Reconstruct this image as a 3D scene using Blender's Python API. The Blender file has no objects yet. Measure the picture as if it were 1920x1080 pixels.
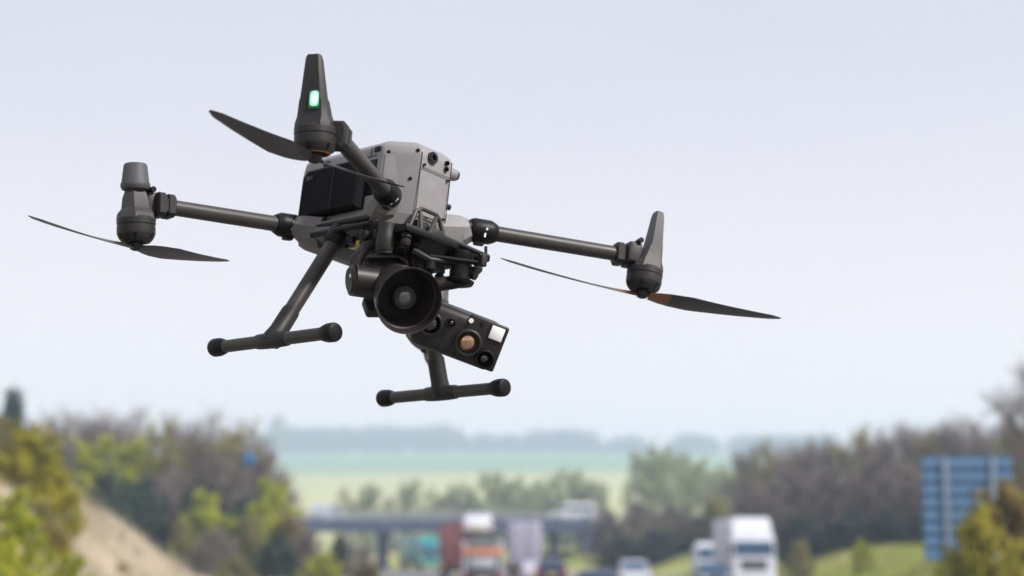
import bpy, bmesh, math, random
import numpy as np
from mathutils import Vector, Matrix, Quaternion
R_ = math.radians

# ------------------------------------------------------------------ camera, sky, sun, exposure
scene = bpy.context.scene
COL = scene.collection
F_PX = 3570.0                      # focal length in pixels of the 1920 px wide photograph
CAM_H = 2.4
PITCH = math.atan(490.0 / F_PX)    # the eye level lies at y = 1030 of 1080
cam_d = bpy.data.cameras.new('camera')
cam = bpy.data.objects.new('camera', cam_d)
COL.objects.link(cam)
scene.camera = cam
cam.location = (0, 0, CAM_H)
cam.rotation_euler = (R_(90) + PITCH, 0, 0)
cam_d.sensor_width = 36
cam_d.lens = 36 * F_PX / 1920
cam_d.clip_start = 0.05
cam_d.clip_end = 20000
cam_d.dof.use_dof = True
cam_d.dof.focus_distance = 3.15
cam_d.dof.aperture_fstop = 3.4

SUN_EL, SUN_AZ = 42, 116           # azimuth clockwise from +Y (the viewing direction): from the right
world = bpy.data.worlds.new('World')
scene.world = world
world.use_nodes = True
wn = world.node_tree
wn.nodes.clear()
w_out = wn.nodes.new('ShaderNodeOutputWorld')
w_bg = wn.nodes.new('ShaderNodeBackground')
w_sky = wn.nodes.new('ShaderNodeTexSky')
w_sky.sky_type = 'NISHITA'
w_sky.sun_disc = False
w_sky.sun_elevation = R_(SUN_EL)
w_sky.sun_rotation = R_(SUN_AZ)
w_sky.air_density = 1.0
w_sky.dust_density = 3.0
w_sky.ozone_density = 1.0
# thin high overcast: soft cloud veil mixed over the clear sky
w_tc = wn.nodes.new('ShaderNodeTexCoord')
w_map = wn.nodes.new('ShaderNodeMapping')
w_map.inputs['Scale'].default_value = (1.0, 1.0, 2.5)
w_noise = wn.nodes.new('ShaderNodeTexNoise')
w_noise.inputs['Scale'].default_value = 2.2
w_noise.inputs['Detail'].default_value = 5
w_ramp = wn.nodes.new('ShaderNodeValToRGB')
w_ramp.color_ramp.elements[0].position = 0.3
w_ramp.color_ramp.elements[0].color = (5.5, 5.5, 6.35, 1)
w_ramp.color_ramp.elements[1].position = 0.75
w_ramp.color_ramp.elements[1].color = (6.5, 6.3, 6.95, 1)
w_mix = wn.nodes.new('ShaderNodeMix')
w_mix.data_type = 'RGBA'
w_mix.inputs['Factor'].default_value = 0.86
wn.links.new(w_tc.outputs['Generated'], w_map.inputs['Vector'])
wn.links.new(w_map.outputs['Vector'], w_noise.inputs['Vector'])
wn.links.new(w_noise.outputs['Fac'], w_ramp.inputs['Fac'])
wn.links.new(w_sky.outputs['Color'], w_mix.inputs['A'])
# the veil grows whiter and brighter towards the horizon, all the way round
w_sep = wn.nodes.new('ShaderNodeSeparateXYZ')
wn.links.new(w_tc.outputs['Generated'], w_sep.inputs[0])
w_hor = wn.nodes.new('ShaderNodeMapRange')
w_hor.inputs['From Min'].default_value = 0.30
w_hor.inputs['From Max'].default_value = 0.0
w_hor.interpolation_type = 'SMOOTHSTEP'
wn.links.new(w_sep.outputs['Z'], w_hor.inputs['Value'])
w_veil = wn.nodes.new('ShaderNodeMix')
w_veil.data_type = 'RGBA'
w_veil.inputs['B'].default_value = (10.0, 8.5, 8.1, 1)
wn.links.new(w_hor.outputs['Result'], w_veil.inputs['Factor'])
wn.links.new(w_ramp.outputs['Color'], w_veil.inputs['A'])
wn.links.new(w_veil.outputs['Result'], w_mix.inputs['B'])
wn.links.new(w_mix.outputs['Result'], w_bg.inputs['Color'])
w_bg.inputs['Strength'].default_value = 0.10
wn.links.new(w_bg.outputs['Background'], w_out.inputs['Surface'])

sun_d = bpy.data.lights.new('sun', 'SUN')
sun_d.energy = 4.6
sun_d.angle = R_(4)
sun_d.color = (1.0, 0.95, 0.90)
sun = bpy.data.objects.new('sun', sun_d)
COL.objects.link(sun)
_sd = Vector((math.sin(R_(SUN_AZ)) * math.cos(R_(SUN_EL)), math.cos(R_(SUN_AZ)) * math.cos(R_(SUN_EL)), math.sin(R_(SUN_EL))))
sun.rotation_euler = _sd.to_track_quat('Z', 'Y').to_euler()
sun.location = (20, -20, 40)

scene.view_settings.view_transform = 'Standard'
scene.view_settings.look = 'None'
scene.view_settings.exposure = 0.38
scene.view_settings.gamma = 1.0
scene.cycles.volume_bounces = 3
scene.cycles.max_bounces = 8
scene.cycles.transparent_max_bounces = 16

# ------------------------------------------------------------------ helpers
CP, SP = math.cos(PITCH), math.sin(PITCH)


def at(px, py, Y):
    """the point at ground distance Y that the photograph shows at pixel (px, py)"""
    dx, dy = (px - 960) / F_PX, -(py - 540) / F_PX
    d = Vector((dx, CP - dy * SP, SP + dy * CP))
    s = Y / d.y
    return Vector((d.x * s, Y, CAM_H + d.z * s))


def tag(o, label=None, cat=None, group=None, kind=None):
    if label: o['label'] = label
    if cat: o['category'] = cat
    if group: o['group'] = group
    if kind: o['kind'] = kind
    return o


def empty(name, loc=(0, 0, 0), rz=0, scale=(1, 1, 1)):
    o = bpy.data.objects.new(name, None)
    COL.objects.link(o)
    o.empty_display_size = 0.1
    o.location = loc
    o.rotation_euler = (0, 0, rz)
    o.scale = scale
    return o


def copy_tree(o, parent=None):
    c = o.copy()
    COL.objects.link(c)
    c.parent = parent
    for ch in o.children:
        copy_tree(ch, c)
    return c


def link_mesh(name, me, mat, parent=None):
    o = bpy.data.objects.new(name, me)
    COL.objects.link(o)
    for m in (mat if isinstance(mat, (list, tuple)) else [mat]):
        if m and m.name not in [x.name for x in me.materials if x]:
            me.materials.append(m)
    if parent: o.parent = parent
    return o


class MB:
    """collects shapes into one bmesh"""
    def __init__(self):
        self.bm = bmesh.new()

    def box(self, c, s, rot=None, bev=0.0, seg=2):
        r = bmesh.ops.create_cube(self.bm, size=1.0)
        vs = r['verts']
        m = Matrix.Translation(Vector(c)) @ (rot.to_4x4() if rot else Matrix()) @ Matrix.Diagonal((*s, 1))
        bmesh.ops.transform(self.bm, matrix=m, verts=vs)
        if bev > 0:
            es = list({e for v in vs for e in v.link_edges})
            bmesh.ops.bevel(self.bm, geom=es, offset=bev, segments=seg, profile=0.5, affect='EDGES')
        return self

    def tube(self, p0, p1, r0, r1=None, n=16, cap=True):
        p0, p1 = Vector(p0), Vector(p1)
        r1 = r0 if r1 is None else r1
        d = p1 - p0
        q = d.to_track_quat('Z', 'Y').to_matrix()
        rings = []
        for p, r in ((p0, r0), (p1, r1)):
            rings.append([self.bm.verts.new(p + q @ Vector((r * math.cos(a), r * math.sin(a), 0))) for a in [2 * math.pi * i / n for i in range(n)]])
        for i in range(n):
            j = (i + 1) % n
            self.bm.faces.new((rings[0][i], rings[0][j], rings[1][j], rings[1][i]))
        if cap:
            self.bm.faces.new(rings[0][::-1])
            self.bm.faces.new(rings[1])
        return self

    def path(self, pts, r, n=10):
        """bent tube through pts (radius may be a list)"""
        pts = [Vector(p) for p in pts]
        rs = r if isinstance(r, (list, tuple)) else [r] * len(pts)
        rings = []
        ref = None
        for i, p in enumerate(pts):
            d = (pts[min(i + 1, len(pts) - 1)] - pts[max(i - 1, 0)]).normalized()
            if ref is None:
                ref = Vector((0, 0, 1)) if abs(d.z) < 0.9 else Vector((1, 0, 0))
            u = d.cross(ref).normalized()
            v = u.cross(d).normalized()
            ref = v
            rings.append([self.bm.verts.new(p + rs[i] * (math.cos(a) * u + math.sin(a) * v)) for a in [2 * math.pi * k / n for k in range(n)]])
        for a, b in zip(rings, rings[1:]):
            for i in range(n):
                j = (i + 1) % n
                self.bm.faces.new((a[i], a[j], b[j], b[i]))
        self.bm.faces.new(rings[0][::-1])
        self.bm.faces.new(rings[-1])
        return self

    def lathe(self, prof, m=None, n=32, close=True):
        """prof: (radius, z) list turned about z, then transformed by m"""
        m = m or Matrix()
        rings = []
        for r, z in prof:
            if r < 1e-6:
                rings.append([self.bm.verts.new(m @ Vector((0, 0, z)))])
            else:
                rings.append([self.bm.verts.new(m @ Vector((r * math.cos(a), r * math.sin(a), z))) for a in [2 * math.pi * k / n for k in range(n)]])
        for a, b in zip(rings, rings[1:]):
            for i in range(n):
                j = (i + 1) % n
                if len(a) == 1 and len(b) == 1: continue
                if len(a) == 1: self.bm.faces.new((a[0], b[j], b[i]))
                elif len(b) == 1: self.bm.faces.new((a[i], a[j], b[0]))
                else: self.bm.faces.new((a[i], a[j], b[j], b[i]))
        if close:
            if len(rings[0]) > 1: self.bm.faces.new(rings[0][::-1])
            if len(rings[-1]) > 1: self.bm.faces.new(rings[-1])
        return self

    def loft(self, loops, cap=True):
        """loops: lists of points of equal length"""
        rs = [[self.bm.verts.new(Vector(p)) for p in lp] for lp in loops]
        n = len(rs[0])
        for a, b in zip(rs, rs[1:]):
            for i in range(n):
                j = (i + 1) % n
                self.bm.faces.new((a[i], a[j], b[j], b[i]))
        if cap:
            self.bm.faces.new(rs[0][::-1])
            self.bm.faces.new(rs[-1])
        return self

    def prism(self, poly, h, m=None):
        """poly in xy, from z=0 to h, transformed by m"""
        m = m or Matrix()
        return self.loft([[m @ Vector((x, y, 0)) for x, y in poly], [m @ Vector((x, y, h)) for x, y in poly]])

    def build(self, name, mat, parent=None, smooth=35):
        bmesh.ops.recalc_face_normals(self.bm, faces=self.bm.faces)
        me = bpy.data.meshes.new(name)
        self.bm.to_mesh(me)
        self.bm.free()
        if smooth:
            me.polygons.foreach_set('use_smooth', [True] * len(me.polygons))
            me.set_sharp_from_angle(angle=R_(smooth))
        return link_mesh(name, me, mat, parent)


def frame(o, x, y, z):
    m = Matrix((x, y, z)).transposed().to_4x4()
    m.translation = Vector(o)
    return m


def mat(name, c, rough=0.6, metal=0.0, var=0.12, scale=8.0, bump=0.0, bscale=60.0, spec=0.5, emit=None, coat=0.0, dirt=None):
    """principled surface with a noise-driven spread of tone and roughness, and fine relief"""
    m = bpy.data.materials.new(name)
    m.use_nodes = True
    nt = m.node_tree
    b = nt.nodes['Principled BSDF']
    b.inputs['Roughness'].default_value = rough
    b.inputs['Metallic'].default_value = metal
    b.inputs['Specular IOR Level'].default_value = spec
    b.inputs['Coat Weight'].default_value = coat
    tc = nt.nodes.new('ShaderNodeTexCoord')
    nz = nt.nodes.new('ShaderNodeTexNoise')
    nz.inputs['Scale'].default_value = scale
    nz.inputs['Detail'].default_value = 6
    nz.inputs['Roughness'].default_value = 0.62
    nt.links.new(tc.outputs['Object'], nz.inputs['Vector'])
    rp = nt.nodes.new('ShaderNodeValToRGB')
    rp.color_ramp.elements[0].position = 0.3
    rp.color_ramp.elements[1].position = 0.72
    lo = dirt or [x * (1 - var) for x in c]
    rp.color_ramp.elements[0].color = (*lo, 1)
    rp.color_ramp.elements[1].color = (*[min(1, x * (1 + var)) for x in c], 1)
    nt.links.new(nz.outputs['Fac'], rp.inputs['Fac'])
    nt.links.new(rp.outputs['Color'], b.inputs['Base Color'])
    mr = nt.nodes.new('ShaderNodeMapRange')
    mr.inputs['To Min'].default_value = max(0, rough - 0.08)
    mr.inputs['To Max'].default_value = min(1, rough + 0.08)
    nt.links.new(nz.outputs['Fac'], mr.inputs['Value'])
    nt.links.new(mr.outputs['Result'], b.inputs['Roughness'])
    if bump > 0:
        n2 = nt.nodes.new('ShaderNodeTexNoise')
        n2.inputs['Scale'].default_value = bscale
        n2.inputs['Detail'].default_value = 4
        nt.links.new(tc.outputs['Object'], n2.inputs['Vector'])
        bp = nt.nodes.new('ShaderNodeBump')
        bp.inputs['Strength'].default_value = bump
        bp.inputs['Distance'].default_value = 0.01
        nt.links.new(n2.outputs['Fac'], bp.inputs['Height'])
        nt.links.new(bp.outputs['Normal'], b.inputs['Normal'])
    if emit:
        b.inputs['Emission Color'].default_value = (*emit[0], 1)
        b.inputs['Emission Strength'].default_value = emit[1]
    return m


def leaf_mat(name, cols, trans=0.35, clump=0.9):
    """leaves and twigs: each leaf its own tone, clumps shifting hue through the crown"""
    m = bpy.data.materials.new(name)
    m.use_nodes = True
    nt = m.node_tree
    nt.nodes.clear()
    out = nt.nodes.new('ShaderNodeOutputMaterial')
    geo = nt.nodes.new('ShaderNodeNewGeometry')
    oi = nt.nodes.new('ShaderNodeObjectInfo')
    nz = nt.nodes.new('ShaderNodeTexNoise')
    nz.inputs['Scale'].default_value = clump
    nz.inputs['Detail'].default_value = 3
    nt.links.new(geo.outputs['Position'], nz.inputs['Vector'])
    ad = nt.nodes.new('ShaderNodeMath'); ad.operation = 'MULTIPLY_ADD'
    ad.inputs[1].default_value = 0.45
    nt.links.new(geo.outputs['Random Per Island'], ad.inputs[0])
    nt.links.new(nz.outputs['Fac'], ad.inputs[2])
    sb = nt.nodes.new('ShaderNodeMath'); sb.operation = 'SUBTRACT'
    sb.inputs[1].default_value = 0.22
    nt.links.new(ad.outputs[0], sb.inputs[0])
    rp = nt.nodes.new('ShaderNodeValToRGB')
    k = len(cols)
    while len(rp.color_ramp.elements) < k: rp.color_ramp.elements.new(0.5)
    for i, c in enumerate(cols):
        rp.color_ramp.elements[i].position = 0.25 + 0.5 * i / (k - 1)
        rp.color_ramp.elements[i].color = (*c, 1)
    nt.links.new(sb.outputs[0], rp.inputs['Fac'])
    d = nt.nodes.new('ShaderNodeBsdfDiffuse')
    t = nt.nodes.new('ShaderNodeBsdfTranslucent')
    mx = nt.nodes.new('ShaderNodeMixShader')
    mx.inputs[0].default_value = trans
    nt.links.new(rp.outputs['Color'], d.inputs['Color'])
    nt.links.new(rp.outputs['Color'], t.inputs['Color'])
    nt.links.new(d.outputs[0], mx.inputs[1])
    nt.links.new(t.outputs[0], mx.inputs[2])
    nt.links.new(mx.outputs[0], out.inputs['Surface'])
    return m


def mesh_np(name, V, Fq, n):
    """mesh from numpy: V (k,3), Fq (m,n)"""
    me = bpy.data.meshes.new(name)
    me.vertices.add(len(V))
    me.vertices.foreach_set('co', np.asarray(V, np.float32).ravel())
    me.loops.add(Fq.size)
    me.loops.foreach_set('vertex_index', Fq.ravel().astype(np.int32))
    me.polygons.add(len(Fq))
    me.polygons.foreach_set('loop_start', np.arange(0, Fq.size, n, dtype=np.int32))
    me.polygons.foreach_set('loop_total', np.full(len(Fq), n, np.int32))
    me.update()
    me.validate()
    return me


# ------------------------------------------------------------------ ground, roads
def bend(Y):
    """the motorway bears left beyond 130 m"""
    d = np.maximum(0, np.asarray(Y, float) - 130)
    d2 = np.minimum(d, 160)
    return -(0.00275 * d2 ** 2) - np.maximum(0, d - 160) * 0.88


def smooth(a, b, x):
    t = np.clip((x - a) / (b - a), 0, 1)
    return t * t * (3 - 2 * t)


def ground_z(x, Y):
    x = np.asarray(x, float); Y = np.asarray(Y, float)
    off = bend(Y)
    z = np.zeros(np.broadcast(x, Y).shape) - 0.03
    # right-hand grass bank beside the far lanes
    s = x - (19.6 + off)
    z = z + smooth(0, 9, s) * 2.3 * smooth(20, 60, Y) * (1 - smooth(235, 330, Y)) + smooth(14, 60, s) * 2.0 * (1 - smooth(235, 330, Y))
    # steep grassy mound on the left, ending about 64 m away
    s = -(x + 10.6)
    along = 1 - smooth(72, 86, Y)
    z = z + 7.0 * (1 - np.exp(-np.maximum(0, s - 1.1) / 5.4)) ** 1.15 * along * smooth(8, 26, Y)
    # gentle lift of the left verge further on
    z = z + smooth(2, 30, -(x - off + 11)) * 1.0 * smooth(84, 110, Y) * (1 - smooth(235, 330, Y))
    # far hillside
    h = np.maximum(0, Y - 450) * 0.0672
    cap = 124 + 8 * np.exp(-((x + 190) / 210) ** 2) - 5 * np.exp(-((x - 120) / 160) ** 2)
    h = cap * (1 - np.exp(-(h / cap) ** 6.0)) ** (1 / 6.0) * (Y > 450) * (1 - .35 * smooth(2350, 3300, Y))
    z = z + h + (Y > 450) * smooth(450, 900, Y) * 1.5 * np.sin(x / 130.0 + 1.0)
    return z


def gz(x, Y):
    return float(ground_z(x, Y))


xs = np.concatenate([np.linspace(-2900, -300, 27)[:-1], np.linspace(-300, -60, 25)[:-1], np.linspace(-60, 70, 131)[:-1], np.linspace(70, 300, 24)[:-1], np.linspace(300, 2900, 27)])
ys = np.concatenate([np.linspace(-60, 0, 7)[:-1], np.linspace(0, 260, 131)[:-1], np.linspace(260, 500, 41)[:-1], np.linspace(500, 3900, 86)])
GX, GY = np.meshgrid(xs, ys)
V = np.stack([GX, GY, ground_z(GX, GY)], -1).reshape(-1, 3)
nx, ny = len(xs), len(ys)
I, J = np.meshgrid(np.arange(nx - 1), np.arange(ny - 1))
q0 = (J * nx + I).ravel()
FQ = np.stack([q0, q0 + 1, q0 + nx + 1, q0 + nx], -1)
gme = mesh_np('ground', V, FQ, 4)
gme.polygons.foreach_set('use_smooth', [True] * len(gme.polygons))


def ground_material():
    m = bpy.data.materials.new('meadow and fields')
    m.use_nodes = True
    nt = m.node_tree
    b = nt.nodes['Principled BSDF']
    b.inputs['Roughness'].default_value = 0.95
    b.inputs['Specular IOR Level'].default_value = 0.1
    geo = nt.nodes.new('ShaderNodeNewGeometry')
    sep = nt.nodes.new('ShaderNodeSeparateXYZ')
    nt.links.new(geo.outputs['Position'], sep.inputs[0])
    n1 = nt.nodes.new('ShaderNodeTexNoise'); n1.inputs['Scale'].default_value = 0.16; n1.inputs['Detail'].default_value = 8
    nt.links.new(geo.outputs['Position'], n1.inputs['Vector'])
    verge = nt.nodes.new('ShaderNodeValToRGB')
    e = verge.color_ramp.elements
    e[0].position = 0.36; e[0].color = (0.15, 0.23, 0.035, 1)
    e[1].position = 0.66; e[1].color = (0.42, 0.36, 0.22, 1)
    k = e.new(0.5); k.color = (0.29, 0.31, 0.085, 1)
    nt.links.new(n1.outputs['Fac'], verge.inputs['Fac'])
    # fields by distance, with a little wobble of their edges and tractor-scale mottling
    n2 = nt.nodes.new('ShaderNodeTexNoise'); n2.inputs['Scale'].default_value = 0.004; n2.inputs['Detail'].default_value = 4
    nt.links.new(geo.outputs['Position'], n2.inputs['Vector'])
    ma = nt.nodes.new('ShaderNodeMath'); ma.operation = 'MULTIPLY_ADD'; ma.inputs[1].default_value = 260
    nt.links.new(n2.outputs['Fac'], ma.inputs[0]); nt.links.new(sep.outputs['Y'], ma.inputs[2])
    mr = nt.nodes.new('ShaderNodeMapRange'); mr.inputs['From Min'].default_value = 0; mr.inputs['From Max'].default_value = 3000
    nt.links.new(ma.outputs[0], mr.inputs['Value'])
    fr = nt.nodes.new('ShaderNodeValToRGB')
    e = fr.color_ramp.elements
    e[0].position = 0.19; e[0].color = (0.30, 0.33, 0.12, 1)
    e[1].position = 0.425; e[1].color = (0.33, 0.36, 0.16, 1)
    for p, c in ((0.28, (0.42, 0.42, 0.20)), (0.445, (0.15, 0.25, 0.13)), (0.60, (0.15, 0.26, 0.14)), (0.70, (0.16, 0.22, 0.13)), (0.85, (0.12, 0.20, 0.10))):
        k = e.new(p); k.color = (*c, 1)
    nt.links.new(mr.outputs['Result'], fr.inputs['Fac'])
    mm = nt.nodes.new('ShaderNodeMapRange'); mm.inputs['From Min'].default_value = 300; mm.inputs['From Max'].default_value = 460
    nt.links.new(sep.outputs['Y'], mm.inputs['Value'])
    mx = nt.nodes.new('ShaderNodeMix'); mx.data_type = 'RGBA'
    nt.links.new(mm.outputs['Result'], mx.inputs['Factor'])
    nt.links.new(verge.outputs['Color'], mx.inputs['A'])
    nt.links.new(fr.outputs['Color'], mx.inputs['B'])
    nt.links.new(mx.outputs['Result'], b.inputs['Base Color'])
    n3 = nt.nodes.new('ShaderNodeTexNoise'); n3.inputs['Scale'].default_value = 3.0; n3.inputs['Detail'].default_value = 8
    nt.links.new(geo.outputs['Position'], n3.inputs['Vector'])
    bp = nt.nodes.new('ShaderNodeBump'); bp.inputs['Strength'].default_value = 0.6; bp.inputs['Distance'].default_value = 0.15
    nt.links.new(n3.outputs['Fac'], bp.inputs['Height']); nt.links.new(bp.outputs['Normal'], b.inputs['Normal'])
    return m


tag(link_mesh('ground', gme, ground_material()), kind='structure')

M_asphalt = mat('asphalt', (0.15, 0.145, 0.145), 0.85, var=0.15, scale=0.6, bump=0.4, bscale=30)
M_paint = mat('road paint', (0.75, 0.75, 0.72), 0.6, var=0.1, scale=3)


def strip(name, x0, x1, Y0, Y1, z, m, step=4):
    Y = np.arange(Y0, Y1 + .1, step)
    b = bend(Y)
    V = np.concatenate([np.stack([x0 + b, Y, np.full_like(Y, z)], -1), np.stack([x1 + b, Y, np.full_like(Y, z)], -1)])
    n = len(Y); i = np.arange(n - 1)
    return tag(link_mesh(name, mesh_np(name, V, np.stack([i, i + n, i + n + 1, i + 1], -1), 4), m), kind='structure')


strip('road_left_carriageway', -10.2, 4.2, -40, 290, 0.0, M_asphalt)
strip('road_right_carriageway', 5.3, 19.2, -40, 290, 0.0, M_asphalt)


def markings(name, lines, dashes):
    V, Fc = [], []
    def quad(xa, Ya, Yb, w):
        Y = np.linspace(Ya, Yb, max(2, int((Yb - Ya) / 4) + 1))
        bb = bend(Y)
        for k in range(len(Y) - 1):
            i = len(V)
            V.extend([(xa - w + bb[k], Y[k], .005), (xa + w + bb[k], Y[k], .005), (xa + w + bb[k + 1], Y[k + 1], .005), (xa - w + bb[k + 1], Y[k + 1], .005)])
            Fc.append((i, i + 1, i + 2, i + 3))
    for x in lines: quad(x, -40, 288, 0.1)
    for x in dashes:
        for Y in np.arange(-40, 285, 9.0): quad(x, Y, Y + 2.2, 0.075)
    return tag(link_mesh(name, mesh_np(name, np.array(V), np.array(Fc), 4), M_paint), kind='structure')


markings('road_markings_left', (-6.6, 3.9), (-3.0, 0.5))
markings('road_markings_right', (5.6, 16.1), (9.0, 12.6))

# ------------------------------------------------------------------ drone
P_tray = mat('grey tray plastic with painted shade', (0.125, 0.118, 0.118), 0.55, spec=0.3, var=0.15, scale=22, bump=0.05, bscale=900)  # shell grey darkened: shade under the body put into the colour
P_body = mat('pale grey moulded shell', (0.215, 0.208, 0.214), 0.55, spec=0.3, var=0.10, scale=26, bump=0.05, bscale=900)
P_battery = mat('matt black battery case', (0.006, 0.006, 0.007), 0.75, spec=0.10, var=0.3, scale=18, bump=0.08, bscale=700)
P_dark = mat('charcoal plastic', (0.019, 0.018, 0.018), 0.5, spec=0.3, var=0.25, scale=30, bump=0.06, bscale=900)
P_black = mat('black plastic', (0.006, 0.006, 0.007), 0.45, spec=0.18, var=0.25, scale=30, bump=0.05, bscale=900)
P_carbon = mat('matt carbon tube', (0.036, 0.033, 0.031), 0.42, spec=0.35, var=0.15, scale=40, bump=0.05, bscale=1500)
P_grey = mat('mid grey plastic', (0.036, 0.034, 0.034), 0.5, spec=0.3, var=0.12, scale=30, bump=0.05, bscale=900)
P_cap = mat('slate grey antenna plastic', (0.062, 0.062, 0.068), 0.55, spec=0.3, var=0.1, scale=30, bump=0.04, bscale=900)
P_camera = mat('dark brown-grey camera alloy', (0.020, 0.0165, 0.016), 0.42, spec=0.3, var=0.2, scale=40, bump=0.05, bscale=900)
P_orange = mat('burnt orange ring', (0.26, 0.10, 0.03), 0.5, var=0.2, scale=40)
P_brown = mat('brown blade root', (0.16, 0.07, 0.03), 0.45, var=0.2, scale=40)
P_blade = mat('black carbon blade', (0.03, 0.028, 0.03), 0.38, var=0.2, scale=40)
P_glass = mat('black lens glass', (0.008, 0.008, 0.01), 0.06, var=0.1, spec=0.8, coat=0.6)
P_smoke = mat('grey coated front glass', (0.13, 0.13, 0.14), 0.18, var=0.12, scale=30, coat=0.8, metal=0.35)
P_amber = mat('amber coated lens', (0.55, 0.33, 0.20), 0.16, metal=0.9, var=0.15, scale=40, coat=0.8)
P_white = mat('window glass with painted sky reflection', (0.92, 0.92, 0.94), 0.12, var=0.03, coat=0.5)  # white base colour stands in for the sky reflected in the window
P_mark = mat('white print', (0.85, 0.85, 0.85), 0.5, var=0.03)
P_brass = mat('brass fitting', (0.45, 0.33, 0.10), 0.35, metal=0.8, var=0.2, scale=60)
P_steel = mat('steel screw', (0.10, 0.10, 0.11), 0.35, metal=0.8, var=0.2, scale=60)
def glow_mat(name):
    m = bpy.data.materials.new(name); m.use_nodes = True
    nt = m.node_tree; b = nt.nodes['Principled BSDF']
    b.inputs['Base Color'].default_value = (0.25, 0.5, 0.38, 1); b.inputs['Roughness'].default_value = 0.3
    tc = nt.nodes.new('ShaderNodeTexCoord')
    mp = nt.nodes.new('ShaderNodeMapping'); mp.inputs['Location'].default_value = (-.5, -.5, -.5)
    vl = nt.nodes.new('ShaderNodeVectorMath'); vl.operation = 'LENGTH'
    rp = nt.nodes.new('ShaderNodeValToRGB')
    rp.color_ramp.elements[0].position = 0.18; rp.color_ramp.elements[0].color = (0.75, 1.0, 0.88, 1)
    rp.color_ramp.elements[1].position = 0.66; rp.color_ramp.elements[1].color = (0.015, 0.10, 0.045, 1)
    e = rp.color_ramp.elements.new(0.42); e.color = (0.20, 0.62, 0.38, 1)
    nt.links.new(tc.outputs['Generated'], mp.inputs['Vector']); nt.links.new(mp.outputs['Vector'], vl.inputs[0])
    nt.links.new(vl.outputs['Value'], rp.inputs['Fac']); nt.links.new(rp.outputs['Color'], b.inputs['Emission Color'])
    b.inputs['Emission Strength'].default_value = 1.1
    return m
P_ledg = glow_mat('green status light')
P_ledh = mat('light housing with painted green glow', (0.012, 0.045, 0.025), 0.35, var=0.1, emit=((0.02, 0.20, 0.09), 0.12))  # lamp's green halo painted on its housing as colour and faint emission

# drone axes (x forward, y left, z up) as seen by the camera (right, down, depth), solved from the photograph
RC = np.array([[0.7156, 0.691104, 0.101445], [-0.116912, 0.261684, -0.958046], [-0.688656, 0.673718, 0.268059]])
TC = np.array([-0.22254, -0.10097, 3.35025])
C2W = np.array([[1, 0, 0], [0, SP, CP], [0, -CP, SP]])   # camera (right, down, depth) -> world
RW = C2W @ RC
TW = C2W @ TC + np.array([0, 0, CAM_H])
drone = empty('drone')
drone.matrix_world = Matrix([[*RW[0], TW[0]], [*RW[1], TW[1]], [*RW[2], TW[2]], [0, 0, 0, 1]])
tag(drone, 'dark four-rotor camera drone with pale grey body hovering close to the viewer', 'drone')
DV = Vector((0.689, -0.674, -0.268))       # towards the photographer, in drone axes
DR = Vector((0.716, 0.691, 0.101))
DU = Vector((0.117, -0.262, 0.958))


HAND = {'fr': 1, 'rl': 1, 'fl': -1, 'rr': -1}


def oct_loop(z, fx=0.11, fy=0.036, mx=0.056, w=0.078, bx=-0.15, rx=-0.19, ry=0.05, dx=0, s=1.0):
    return [(fx * s + dx, -fy * s, z), (fx * s + dx, fy * s, z), (mx + dx, w * s, z), (bx, w * s, z), (rx, ry * s, z), (rx, -ry * s, z), (bx, -w * s, z), (mx + dx, -w * s, z)]


# --- main shell
b = MB()
b.loft([oct_loop(-0.006, s=0.97), oct_loop(0.0), oct_loop(0.112, dx=0.004), oct_loop(0.126, s=0.975, dx=0.002), oct_loop(0.139, s=0.86, w=0.07, rx=-0.165, dx=-0.004)])
bmesh.ops.bevel(b.bm, geom=[e for e in b.bm.edges], offset=0.004, segments=2, profile=0.6, affect='EDGES')
shell = b.build('body_shell', P_body, drone)
# chassis tray below it, with the four arm sockets
b = MB()
pl = [(.135, -.06), (.135, .06), (.10, .105), (-.11, .105), (-.15, .07), (-.15, -.07), (-.11, -.105), (.10, -.105)]
b.loft([[(x * .92, y * .92, -.036) for x, y in pl], [(x, y, -.028) for x, y in pl], [(x, y, -.008) for x, y in pl], [(x * .93, y * .9, -.003) for x, y in pl]])
chassis = b.build('chassis_tray', P_tray, drone)
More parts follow.
